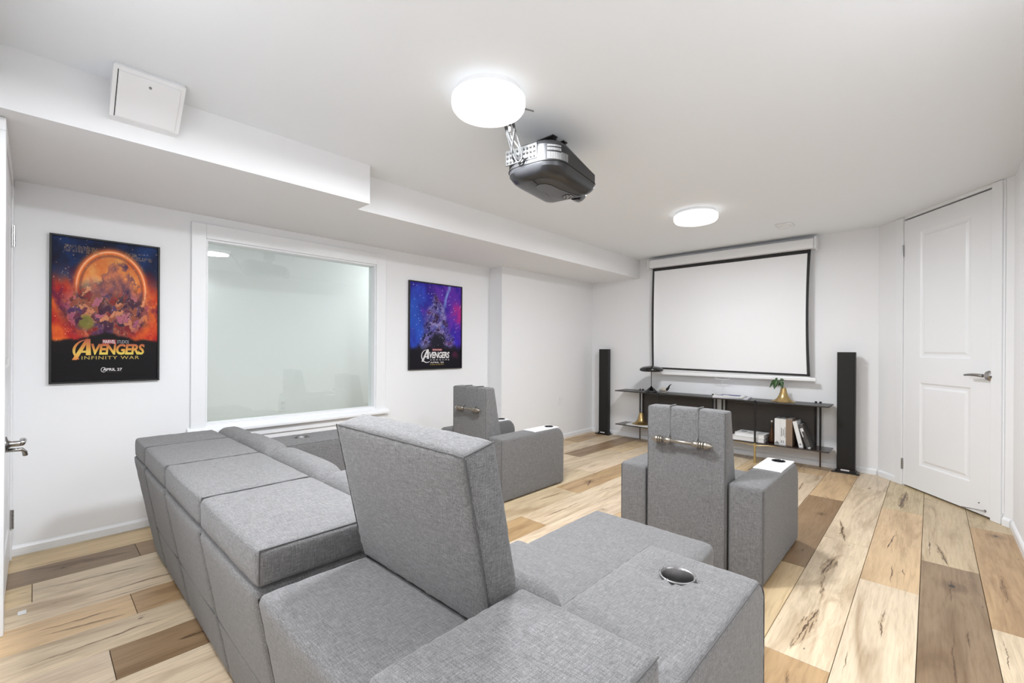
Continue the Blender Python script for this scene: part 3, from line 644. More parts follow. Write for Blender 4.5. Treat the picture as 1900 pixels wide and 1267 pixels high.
# tilted access cover on the soffit face
t_ = thing('access_cover', (-2.45, .31, 2.03), 'square white cover box mounted high on the ceiling bulkhead at left', 'cover')
ya, yb = .203, .424
bm = BM(); prism(bm, [(-2.461, 2.19), (-2.283, 2.19), (-2.278, 2.180), (-2.425, 2.033), (-2.461, 2.028)], 'y', ya, yb); obj('housing', bm, M['white_plastic'], t_)
a = Vector((-2.278, 0, 2.180)); b = Vector((-2.425, 0, 2.033)); dd = (b-a).normalized(); nn = Vector((-dd.z, 0, dd.x)); nn = nn if nn.x > 0 and nn.z < 0 else -nn
AM4 = Matrix(((dd.x, 0, nn.x, a.x), (0, 1, 0, 0), (dd.z, 0, nn.z, a.z), (0, 0, 0, 1)))
Ls = (b-a).length
bm = BM(); box(bm, .0, Ls, ya-.004, yb+.004, 0, .006, .002, 1, M4=AM4); obj('rim', bm, M['white_plastic'], t_)
bm = BM(); box(bm, .014, Ls-.006, ya+.010, ya+.0125, .004, .0068, M4=AM4); obj('rim_gap', bm, M['gap'], t_)
bm = BM(); box(bm, .016, Ls-.008, ya+.0135, yb-.012, .006, .011, .0025, 2, M4=AM4); obj('cover_plate', bm, M['white_plastic'], t_)
bm = BM(); lathe(bm, [(0, 0), (.005, 0), (.005, .004), (0, .004)], (.045, (ya+yb)/2, .011), 12, False, AM4); obj('screw', bm, M['book_grey'], t_)
# ------------------------------------------------------------------ projector
pj = thing('projector', (-1.455, 1.82, 2.19), 'dark grey projector hanging upside down from the ceiling bracket', 'projector')
PR = Matrix.Translation((-1.430, 1.815, 0)) @ Matrix.Rotation(math.radians(8), 4, 'Z')   # local y forward
def outline(hw, yr, yf, k=1.0, n=10):
    """plan: rounded rear, wide flanks, bowed front; clockwise list"""
    P = []
    def arc(cx, cy, rx, ry, a0, a1):
        for i in range(n+1):
            a = math.radians(a0+(a1-a0)*i/n); P.append((cx+rx*math.cos(a), cy+ry*math.sin(a)))
    rr = .10; rf = .045
    arc(hw-rr, yr+rr*1.15, rr, rr*1.15, -90, 0); arc(hw-rf, yf-rf-.01, rf, rf, 0, 75)
    arc(-hw+rf, yf-rf-.01, rf, rf, 105, 180); arc(-hw+rr, yr+rr*1.15, rr, rr*1.15, 180, 270)
    return [(x*k, y*k) for x, y in P]
def loft(levels, Mx, capa=True, capb=True):
    bm = BM(); R = [[bm.verts.new(Mx @ Vector((x, y, z))) for x, y in pts] for z, pts in levels]; n = len(R[0])
    for A, B in zip(R, R[1:]):
        for i in range(n): bm.faces.new((A[i], A[(i+1) % n], B[(i+1) % n], B[i]))
    if capa: bm.faces.new(R[0][::-1])
    if capb: bm.faces.new(R[-1])
    return bm
def o_(d, dy=0, front=0): return outline(.158-d, -.228+d+dy, .228-d-front)
ub = loft([(1.972, o_(.004)), (1.974, o_(.0)), (2.05, o_(.0)), (2.072, o_(.012)), (2.080, o_(.035))], PR); PRi = PR.inverted()
for v in ub.verts:                     # the shell gets lower towards the lens
    l_ = PRi @ v.co; v.co.z -= max(0, v.co.z-1.974)*.48*max(0, min(1, (l_.y+.16)/.38))
body = obj('upper_shell', ub, M['projector_side'], pj); autosmooth(body, 30)
low = obj('lower_shell', loft([(1.910, o_(.060)), (1.916, o_(.035)), (1.932, o_(.014)), (1.951, o_(.002)), (1.9705, o_(.0))], PR), M['projector'], pj); autosmooth(low, 30)
bm = BM()
pts = [(x*1.003, y*1.003) for x, y in o_(-.0008)]
tube(bm, [PR @ Vector((x, y, 1.9712)) for x, y in pts], .0016, 6, True); obj('shell_seam', bm, M['gap'], pj)
# tongue panel under the body
tp = [(-.030, -.105), (0, -.118), (.030, -.108), (.044, -.075), (.050, 0), (.066, .07), (.088, .14), (-.005, .15), (-.028, .085), (-.038, 0), (-.042, -.07)]
bm = BM(); vs = prism(bm, tp, 'z', 1.9078, 1.912); T(PR, bm); obj('lamp_door', bm, M['projector'], pj)
bm = BM(); tube(bm, [PR @ Vector((x, y, 1.9096)) for x, y in tp], .0012, 6, True); obj('door_groove', bm, M['gap'], pj)
for i in range(14):       # arrow shaped control marks on a silver badge
    a = 2*PI*i/14
    if i == 0:
        bm = BM(); lathe(bm, [(0, 0), (.034, 0), (.034, .001), (0, .001)], (0, 0, 0), 24, False, PR @ Matrix.Translation((.035, .118, 1.9062))); badge = obj('badge', bm, M['projector_silver'], pj); bm = BM()
    if i % 2: box(bm, .035+.022*math.cos(a)-.004, .035+.022*math.cos(a)+.004, .118+.022*math.sin(a)-.0022, .118+.022*math.sin(a)+.0022, 1.9052, 1.9064)
box(bm, .027, .043, .115, .121, 1.9052, 1.9064); T(PR, bm); obj('badge_marks', bm, M['ink_white'], badge)
# rear connector panel and side vents
bm = BM(); box(bm, -.125, .055, -.2315, -.222, 1.988, 2.062, .002, 1, M4=PR); cp = obj('connector_panel', bm, M['projector_silver'], pj)
bm = BM(); r_ = random.Random(3)
for i in range(9):
    for j in range(3):
        x = -.112+i*.019; z = 2.000+j*.022
        if (i+j) % 3 == 0: box(bm, x-.006, x+.006, -.2345, -.231, z-.004, z+.004, .001, 1)
        else: lathe(bm, [(0, 0), (.0055, 0), (.0055, .004), (.003, .004)], (0, 0, 0), 10, True, Matrix.Translation((x, -.231, z)) @ Matrix.Rotation(PI/2, 4, 'X'))
T(PR, bm); obj('ports', bm, M['gap'], cp)
P = o_(0.0)
def pt_at(s):     # walk along outline
    n = len(P); i = int(s) % n; f = s-int(s); a, b = Vector(P[i]), Vector(P[(i+1) % n]); p_ = a.lerp(b, f); d = (b-a).normalized(); return p_, Vector((d.y, -d.x))
vent = BM()
for i in range(23):
    s = 3.0+i*.30
    p_, nrm = pt_at(s); ang = math.atan2(nrm.y, nrm.x)
    for za, zb in ((1.978, 2.010), (2.018, 2.030), (2.036, 2.044)) if i < 14 else ((1.978, 2.014),):
        box(vent, -.001, .0022, -.0011, .0011, za, zb, M4=PR @ Matrix.Translation((p_.x, p_.y, 0)) @ Matrix.Rotation(ang, 4, 'Z'))
vo = obj('vent_fins', vent, plain('vent_silver', sr(168, 168, 168), .4, .2), pj); vo['kind'] = 'stuff'
# lens
bm = BM(); LMx = PR @ Matrix.Translation((.03, .205, 1.962)) @ Matrix.Rotation(-PI/2, 4, 'X')
lathe(bm, [(0, 0), (.046, 0), (.046, .050), (.040, .062), (.034, .062), (.030, .048), (0, .044)], (0, 0, 0), 32, False, LMx); autosmooth(obj('lens_barrel', bm, M['gloss_black'], pj), 35)
bm = BM(); lathe(bm, [(0, .052), (.016, .050), (.030, .046)], (0, 0, 0), 24, False, LMx); obj('lens', bm, M['gloss_black'], pj, True)
# foot
bm = BM(); lathe(bm, [(0, 0), (.012, 0), (.014, .008), (.008, .014)], (0, 0, 0), 16, True, PR @ Matrix.Translation((-.03, -.205, 1.968))); obj('foot', bm, M['black'], pj, True)
# ceiling bracket
bm = BM(); box(bm, -1.515, -1.405, 1.795, 1.835, ZC-.008, ZC-.001, .002, 1); box(bm, -1.480, -1.405, 1.885, 1.92, ZC-.008, ZC-.001, .002, 1)
box(bm, -1.50, -1.488, 1.80, 1.90, ZC-.012, ZC-.004); br = obj('ceiling_bracket', bm, M['black'], pj)
bm = BM(); box(bm, -1.475, -1.425, 1.84, 1.88, 2.12, ZC-.006, .002, 1); box(bm, -1.495, -1.405, 1.815, 1.825, 2.10, ZC-.008); box(bm, -1.495, -1.405, 1.895, 1.905, 2.10, ZC-.008); lathe(bm, [(0, 2.07), (.028, 2.07), (.028, 2.105), (0, 2.105)], (-1.45, 1.86, 0), 20, False)
obj('bracket_yoke', bm, M['black'], br)
for x, y in ((-1.50, 1.815), (-1.42, 1.815), (-1.44, 1.90)):
    bm = BM(); lathe(bm, [(0, 0), (.006, 0), (.006, .004), (0, .004)], (x, y, ZC-.012), 8, False); obj('bolt', bm, M['chrome'], br)
# cables bundled from the projector up to the ceiling
def smooth_path(p, n=8):
    p = [Vector(q) for q in p]; out = []
    for i in range(len(p)-1):
        a, b, c, d = p[max(i-1, 0)], p[i], p[i+1], p[min(i+2, len(p)-1)]
        for k in range(n):
            t = k/n; out.append(.5*((2*b)+(c-a)*t+(2*a-5*b+4*c-d)*t*t+(3*b-a-3*c+d)*t**3))
    return out+[p[-1]]
cb = thing('cable_bundle', (-1.43, 1.47, ZC), 'looped grey cables between the nearer lamp and projector', 'cable')
CP = [[(-1.40, 1.43, 2.188), (-1.425, 1.475, 2.11), (-1.435, 1.53, 2.04), (-1.438, 1.565, 2.00), (-1.43, 1.585, 2.00), (-1.425, 1.592, 2.02)],
      [(-1.42, 1.44, 2.188), (-1.43, 1.47, 2.12), (-1.450, 1.53, 2.045), (-1.445, 1.565, 1.99), (-1.425, 1.575, 1.98), (-1.405, 1.592, 2.01)],
      [(-1.385, 1.44, 2.188), (-1.395, 1.48, 2.13), (-1.40, 1.53, 2.06), (-1.405, 1.56, 2.00), (-1.43, 1.565, 1.982), (-1.455, 1.578, 2.00), (-1.458, 1.595, 2.02)],
      [(-1.365, 1.46, 2.188), (-1.395, 1.475, 2.145), (-1.425, 1.50, 2.09), (-1.405, 1.54, 2.03), (-1.41, 1.57, 1.995), (-1.39, 1.594, 2.01)],
      [(-1.35, 1.455, 2.188), (-1.38, 1.47, 2.14), (-1.39, 1.49, 2.10), (-1.43, 1.52, 2.05), (-1.465, 1.56, 2.01), (-1.475, 1.597, 2.02)]]
for q in CP:
    bm = BM(); tube(bm, smooth_path(q), .0042, 8); obj('cable', bm, M['cable'], cb, True)
bm = BM(); tube(bm, [(-1.37, 1.47, 2.186), (-1.335, 1.56, 2.187)], .003, 6); obj('ceiling_cable', bm, M['book_grey'], cb, True)
bm = BM(); tube(bm, smooth_path([(-1.375, 1.448, 2.186), (-1.390, 1.462, 2.13), (-1.405, 1.474, 2.085)]), .006, 8); obj('cable_sleeve', bm, M['book_dark'], cb, True)
# ------------------------------------------------------------------ projection screen
ps = thing('projection_screen', (-1.62, 5.04, .80), 'pull-down white projection screen with black border on far wall', 'screen')
bm = BM(); box(bm, -2.445, -.800, 4.965, 5.065, 2.055, 2.150, .014, 3); autosmooth(obj('case', bm, M['white_plastic'], ps), 40)
for x0, x1 in ((-2.462, -2.445), (-.800, -.782)):
    bm = BM(); box(bm, x0, x1, 4.958, 5.072, 2.047, 2.157, .004, 2); obj('end_cap', bm, M['white_plastic'], ps)
bm = BM(); box(bm, -2.445, -.800, 5.00, 5.02, 2.149, 2.153); obj('case_ridge', bm, M['white_plastic'], ps)
def yscreen(x, z):
    u = (x+1.62)/.79; v = (z-1.45)/.6
    e = max(0, abs(u)-.90)/.10
    return 5.012-.022*e*e*max(0, 1-v*v)+.003*math.sin(u*7)
def xscreen(x, z):
    v = (z-1.45)/.6; u = (x+1.62)/.79
    return x-(.014*max(0, 1-v*v)*max(0, u)**6 if u > 0 else 0)
XS = [-2.410+1.578*i/60 for i in range(61)]; ZSn = [.835+1.22*i/30 for i in range(31)]
def sheet(bm, x0, x1, z0, z1, nx, nz, off=0, th=.002):
    g = [[Vector((xscreen(x0+(x1-x0)*i/nx, z0+(z1-z0)*j/nz), yscreen(x0+(x1-x0)*i/nx, z0+(z1-z0)*j/nz)-off, z0+(z1-z0)*j/nz)) for i in range(nx+1)] for j in range(nz+1)]
    A = [[bm.verts.new(q) for q in r] for r in g]
    B = [[bm.verts.new(q+Vector((0, th, 0))) for q in r] for r in g]
    for j in range(nz):
        for i in range(nx): bm.faces.new((A[j][i], A[j][i+1], A[j+1][i+1], A[j+1][i])); bm.faces.new((B[j][i], B[j+1][i], B[j+1][i+1], B[j][i+1]))
    for j in range(nz):
        for i in (0, nx): bm.faces.new((A[j][i], A[j+1][i], B[j+1][i], B[j][i]))
    for i in range(nx):
        for j in (0, nz): bm.faces.new((A[j][i], A[j][i+1], B[j][i+1], B[j][i]))
bm = BM(); sheet(bm, -2.412, -.832, .835, 2.055, 60, 30); obj('screen_fabric', bm, M['screen_white'], ps, True)
bm = BM()
sheet(bm, -2.412, -2.392, .868, 2.052, 2, 30, .0015, .001); sheet(bm, -.858, -.832, .848, 2.052, 4, 30, .0015, .001)
sheet(bm, -2.392, -.858, 2.018, 2.052, 56, 1, .0015, .001)
g = []
for i in range(57):
    x = -2.392+1.534*i/56; zl = .866-(.866-.848)*i/56; g.append((x, zl))
for (xa, za), (xb, zb) in zip(g, g[1:]): quad(bm, (xscreen(xa, za), yscreen(xa, za)-.0015, za), (xscreen(xb, zb), yscreen(xb, zb)-.0015, zb), (xscreen(xb, zb+.021), yscreen(xb, zb+.021)-.0015, zb+.021), (xscreen(xa, za+.021), yscreen(xa, za+.021)-.0015, za+.021))
obj('black_border', bm, M['screen_black'], ps, True)
bm = BM(); box(bm, -2.425, -.785, 5.000, 5.026, .803, .838, .005, 2); obj('bottom_bar', bm, M['white_plastic'], ps)
bm = BM(); tube(bm, smooth_path([(-1.70, 5.012, .803), (-1.69, 5.01, .785), (-1.62, 5.01, .778), (-1.56, 5.01, .785), (-1.55, 5.012, .803)]), .003, 6); obj('pull_handle', bm, M['white_plastic'], ps, True)
bm = BM(); tube(bm, [(-1.625, 5.012, .78), (-1.622, 5.012, .67)], .002, 6); obj('pull_cord', bm, M['white_plastic'], ps)
# ------------------------------------------------------------------ tower speakers
def speaker(cx, yf, w, d, h, label, bx):
    t_ = thing('tower_speaker', (cx, yf+d/2, 0), label, 'speaker', 'slim black tower speakers')
    bm = BM(); box(bm, cx-w/2, cx+w/2, yf+.006, yf+d, .016, h, .004, 2); autosmooth(obj('cabinet', bm, M['black'], t_))
    bm = BM(); box(bm, cx-w/2+.004, cx+w/2-.004, yf, yf+.007, .05, h-.006, .003, 2); autosmooth(obj('grille', bm, M['speaker'], t_))
    bm = BM(); prism(bm, [(cx-w/2-bx, yf-.02), (cx+w/2+bx, yf-.02), (cx+w/2+bx*.6, yf+d+.02), (cx-w/2-bx*.6, yf+d+.02)], 'z', .001, .012); obj('base_plate', bm, M['gloss_black'], t_)
    bm = BM(); prism(bm, [(cx-w/2-.012, .012), (cx+w/2+.012, .012), (cx+w/2, .03), (cx-w/2, .03)], 'y', yf, yf+d); obj('plinth', bm, M['black'], t_)
    bm = BM(); box(bm, cx-.035, cx+.028, yf-.002, yf+.001, .020, .032); obj('name_plate', bm, M['ink_white'], t_)
speaker(-3.070, 4.985, .128, .075, 1.094, 'slim black tower speaker in the far left corner of the room', .036)
speaker(-.553, 4.955, .133, .075, 1.082, 'slim black tower speaker right of the low shelves', .036)
# ------------------------------------------------------------------ console shelves
YF, YBk = 4.800, 5.068
def console(xa, xb, xf, pl, prr, label):
    t_ = thing('console_shelf', ((xa+xb)/2, 4.93, 0), label, 'shelf', 'low dark console shelves under the screen')
    bm = BM(); box(bm, xa, xb, YF, YBk, .588, .600, .003, 2); obj('top', bm, M['console'], t_)
    bm = BM(); prism(bm, [(xf-.16, YF+.012), (xf, YF-.006), (xf+.16, YF+.012), (xf, YF+.10)], 'z', .574, .588); obj('front_brace', bm, M['black'], t_)
    bm = BM(); box(bm, xa, xb, YF+.012, YBk, .184, .194, .003, 2); obj('lower_shelf', bm, M['console_low'], t_)
    bm = BM(); tube(bm, smooth_path([(xf-.20, YF+.03, .182), (xf-.08, YF+.0, .176), (xf, YF-.012, .168), (xf+.08, YF, .176), (xf+.20, YF+.03, .182)]), .0045, 8); obj('brass_wire', bm, M['brass'], t_, True)
    bm = BM(); box(bm, pl, prr, YBk-.012, YBk-.004, .195, .587); obj('back_panel', bm, M['console_back'], t_)
    for x in (pl-.004, pl-.040, prr+.004, prr+.040):
        bm = BM(); tube(bm, [(x, YBk-.02, .19), (x, YBk-.02, .612)], .008, 10); lathe(bm, [(0, 0), (.010, 0), (.010, .012), (0, .014)], (x, YBk-.02, .602), 12, False); l_ = obj('rear_leg', bm, M['black'], t_)
        if x in (pl-.040, prr+.040):
            bm = BM(); tube(bm, [(x, YBk-.02, .001), (x, YBk-.02, .184)], .006, 10); obj('brass_foot', bm, M['bronze'], l_)
    bm = BM(); tube(bm, [(xf, YF-.012, .19), (xf, YF-.012, .606)], .009, 12); l_ = obj('front_leg', bm, M['black'], t_)
    bm = BM(); tube(bm, [(xf, YF-.012, .004), (xf, YF-.012, .192)], .010, 12); lathe(bm, [(0, 0), (.014, 0), (.014, .004), (0, .004)], (xf, YF-.012, 0), 12, False); obj('brass_foot', bm, M['brass'], l_)
console(-2.79, -1.668, -2.235, -2.545, -1.735, 'dark low console shelf, left unit, with the black lamp on top')
console(-1.662, -.655, -1.245, -1.592, -.795, 'dark low console shelf, right unit, with upright books inside')
# ---- things on the console
ZT = .600; ZL = .194
t_ = thing('table_lamp', (-2.352, 4.862, ZT), 'black table lamp with wide flat shade on the left console', 'lamp')
bm = BM(); lathe(bm, [(0, 0), (.066, 0), (.070, .006), (.060, .020), (.035, .045), (.012, .062), (.005, .075), (0, .075)], (-2.352, 4.862, ZT), 32, False); obj('base', bm, M['gloss_black'], t_, True)
bm = BM(); tube(bm, [(-2.352, 4.862, ZT+.07), (-2.352, 4.862, ZT+.26)], .004, 8); obj('pole', bm, M['gloss_black'], t_)
bm = BM(); lathe(bm, [(0, .244), (.10, .240), (.126, .246), (.132, .260), (.124, .278), (.092, .294), (.04, .304), (0, .306)], (-2.352, 4.862, ZT), 40, False); obj('shade', bm, M['gloss_black'], t_, True)
bm = BM(); tube(bm, [(-2.377, 4.862, ZT+.24), (-2.377, 4.862, ZT+.248)], .004, 6); obj('switch', bm, M['black'], t_)
# bird figurine
t_ = thing('bird_figurine', (-2.21, 4.93, ZT), 'small pale bird figurine with dark raised tail beside the black lamp', 'figurine')
bm = BM(); n = 14; pts = []; rr = []
for i in range(n+1):
    f = i/n; pts.append((-2.285+.105*f, 4.93, ZT+.028+.012*math.sin(f*PI)-.006*(1-f))); rr.append(.003+.024*math.sin(PI*min(1, f*1.04))**.8)
tube(bm, pts, .02, 12, radii=rr); obj('body', bm, M['bird_pale'], t_, True)
bm = BM(); tube(bm, smooth_path([(-2.200, 4.93, ZT+.035), (-2.178, 4.93, ZT+.06), (-2.165, 4.93, ZT+.085), (-2.140, 4.93, ZT+.103)], 5), .01, 10, radii=[.018-.0165*i/15 for i in range(16)]); obj('tail', bm, M['gloss_black'], t_, True)
bm = BM(); tube(bm, [(-2.281, 4.93, ZT+.024), (-2.305, 4.93, ZT+.022)], .003, 6, radii=[.004, .001]); obj('beak', bm, M['gloss_black'], t_)
bm = BM(); box(bm, -2.25, -2.21, 4.918, 4.942, ZT, ZT+.012, .003, 1); obj('stand', bm, M['bird_pale'], t_)
def book_flat(name, c, sx, sy, z0, h, rot, label, cover, cat='book', group=None, art=None):
    t_ = thing(name, (c[0], c[1], z0), label, cat, group); R = Matrix.Translation((c[0], c[1], 0)) @ Matrix.Rotation(math.radians(rot), 4, 'Z'); cv = .0018
    bm = BM(); box(bm, -sx/2+.003, sx/2-.004, -sy/2+.003, sy/2-.003, z0+cv, z0+h-cv, M4=R); obj('pages', bm, M['paper'], t_)
    bm = BM(); box(bm, -sx/2, sx/2, -sy/2, sy/2, z0, z0+cv, M4=R); box(bm, -sx/2, sx/2, -sy/2, sy/2, z0+h-cv, z0+h, M4=R); box(bm, -sx/2-.001, -sx/2+.002, -sy/2, sy/2, z0, z0+h, M4=R); co_ = obj('cover', bm, cover, t_)
    if art:
        for a in art[1]:
            bm = BM(); box(bm, a[0], a[1], a[2], a[3], z0+h, z0+h+.0006, M4=R); obj('cover_print', bm, art[0], co_)
    return t_
book_flat('book', (-1.50, 4.94), .33, .235, ZT, .012, 6, 'pale grey book lying at the bottom of the stack on the console joint', plain('cover_lilac', sr(206, 204, 214), .5))
book_flat('book', (-1.515, 4.925), .285, .215, ZT+.0122, .011, 3, 'white book with blue cover picture on top of the console stack', M['paper'], art=(M['blue_print'], [(-.10, .09, .0, .085), (-.12, -.06, -.06, .0), (.0, .10, -.045, .0)]))
def trumpet(name, c, z, s, label, cat='vase', parent=None):
    t_ = thing(name, (c[0], c[1], z), label, cat)
    bm = BM(); pf = [(0, 0), (.104, 0), (.105, .003), (.085, .010), (.060, .028), (.042, .055), (.032, .085), (.026, .112), (.0235, .134), (.0205, .134), (.020, .10), (0, .09)]
    lathe(bm, [(r*s, q*s) for r, q in pf], (c[0], c[1], z), 36, False); autosmooth(obj('vase_body', bm, M['gold'], t_), 50)
    return t_
trumpet('gold_vase', (-1.035, 4.93), ZT, 1.0, 'gold trumpet-foot vase holding a green sprig on the right console')
pl_ = thing('leafy_sprig', (-1.035, 4.93, ZT+.09), 'green leafy sprig standing in the gold vase on the console', 'plant')
bm = BM(); st = smooth_path([(-1.035, 4.93, ZT+.092), (-1.04, 4.928, ZT+.15), (-1.058, 4.925, ZT+.185), (-1.085, 4.92, ZT+.205)]); tube(bm, st, .0025, 6); obj('stem', bm, M['leaf'], pl_, True)
def leaf(base, tip, w, sag, side=Vector((0, -1, .3))):
    a, b = Vector(base), Vector(tip); d = b-a; L = d.length; s = d.cross(side).normalized(); up = s.cross(d).normalized(); bm = BM(); n = 8; R = []
    for i in range(n+1):
        f = i/n; wd = w*math.sin(PI*f**.8)*.5+.0004; c = a+d*f+Vector((0, 0, 1))*sag*math.sin(PI*f)
        R.append([bm.verts.new(c+s*wd+up*wd*.25), bm.verts.new(c), bm.verts.new(c-s*wd+up*wd*.25), bm.verts.new(c-up*.0012)])
    for A, B in zip(R, R[1:]):
        for k in range(4): bm.faces.new((A[k], A[(k+1) % 4], B[(k+1) % 4], B[k]))
    obj('leaf', bm, M['leaf'], pl_, True)
tp_ = (-1.085, 4.92, ZT+.205)
leaf((-1.06, 4.925, ZT+.188), (-1.035, 4.90, ZT+.125), .042, .020); leaf(tp_, (-1.105, 4.89, ZT+.115), .045, .012)
leaf(tp_, (-1.150, 4.91, ZT+.125), .030, .022); leaf((-1.07, 4.922, ZT+.195), (-1.025, 4.93, ZT+.205), .026, .010)
leaf(tp_, (-1.11, 4.95, ZT+.22), .022, .006); leaf((-1.05, 4.925, ZT+.17), (-1.09, 4.96, ZT+.14), .022, .012)
# lower shelf
book_flat('magazine', (-2.50, 4.93), .30, .20, ZL, .014, 0, 'white magazine on the lower shelf under a gold vase', M['paper'], 'magazine')
trumpet('gold_vase', (-2.510, 4.93), ZL+.0142, 1.0, 'gold trumpet-foot vase on the lower shelf at the far left')
book_flat('book', (-1.33, 4.93), .30, .20, ZL, .038, 2, 'thick white book lying at the bottom of the lower shelf stack', M['paper'])
book_flat('box_file', (-1.31, 4.95), .27, .18, ZL+.0382, .034, -3, 'white case with black marks lying on the thick white book', M['paper'], 'box', art=(M['black'], [(-.10, -.05, -.02, .01), (-.02, .02, -.06, -.045), (-.12, -.06, .04, .05)]))
t_ = thing('bottle', (-1.130, 4.92, ZL), 'slender dark bronze bottle left of the upright white books', 'bottle')
bm = BM(); lathe(bm, [(0, 0), (.026, 0), (.030, .02), (.026, .07), (.014, .12), (.007, .16), (.006, .20)], (-1.130, 4.92, ZL), 20, True); obj('bottle_body', bm, M['bronze'], t_, True)
bm = BM(); lathe(bm, [(0, .198), (.009, .198), (.010, .214), (0, .218)], (-1.130, 4.92, ZL), 14, False); obj('stopper', bm, M['bird_pale'], t_, True)
def book_up(x0, w, h, d, yf, lean, label, cover, marks=None):
    t_ = thing('book', (x0+w/2, yf+d/2, ZL), label, 'book', 'books on the lower console shelf')
    pv = Vector((x0+w, 0, ZL)) if lean < 0 else Vector((x0, 0, ZL))
    R = Matrix.Translation(pv) @ Matrix.Rotation(math.radians(lean), 4, 'Y') @ Matrix.Translation(-pv); lift = 0
    if lean: R = Matrix.Translation((0, 0, abs(math.sin(math.radians(lean)))*0.0+.0005)) @ R
    bm = BM(); box(bm, x0+.003, x0+w-.003, yf+.003, yf+d-.003, ZL+.003, ZL+h-.003, M4=R); obj('pages', bm, M['paper'], t_)
    bm = BM(); box(bm, x0, x0+.003, yf, yf+d, ZL, ZL+h, M4=R); box(bm, x0+w-.003, x0+w, yf, yf+d, ZL, ZL+h, M4=R); box(bm, x0, x0+w, yf-.001, yf+.003, ZL, ZL+h, .001, 1, M4=R); c_ = obj('cover', bm, cover, t_)
    if marks:
        for a in marks[1]:
            bm = BM(); box(bm, x0+a[0]*w, x0+a[1]*w, yf-.0016, yf-.0009, ZL+a[2]*h, ZL+a[3]*h, M4=R); obj('spine_print', bm, marks[0], c_)
book_up(-1.094, .048, .247, .17, 4.865, 0, 'white upright book, first from the left on the lower shelf', M['paper'], (M['book_grey'], [(.1, .8, .02, .09), (.3, .6, .09, .13)]))
book_up(-1.0455, .046, .246, .17, 4.865, 0, 'white upright book with grey spine marks beside the brown one', M['paper'], (M['book_grey'], [(.15, .3, .33, .66), (.5, .62, .36, .62), (.8, .9, .3, .7), (.15, .3, .08, .18), (.5, .62, .08, .18)]))
book_up(-.999, .052, .252, .17, 4.865, 0, 'brown upright book standing right of two white books', M['book_brown'])
book_up(-.893, .034, .245, .17, 4.870, -13, 'white book leaning left against the brown book', M['paper'], (M['book_grey'], [(.3, .7, .10, .16)]))
book_up(-.833, .036, .225, .165, 4.875, -19, 'grey patterned book leaning last on the right', M['book_dark'], (M['paper'], [(.1, .3, .5, .85), (.35, .8, .72, .86), (.3, .9, .02, .06)]))
# ------------------------------------------------------------------ upholstery
FB = M['fabric']; PP = M['piping']
def cup(x, y, ztop, r, parent, mt, rimw=.006, depth=.07):
    bm = BM(); lathe(bm, [(0, -depth), (r*.92, -depth), (r*.97, -depth*.5), (r, -.002), (r+rimw*.5, .003), (r+rimw, .002), (r+rimw, -.001), (r+.001, -.006), (r*.98, -depth-.002), (0, -depth-.002)], (x, y, ztop), 40, False)
    o = obj('cup_holder', bm, mt, parent, True); return o
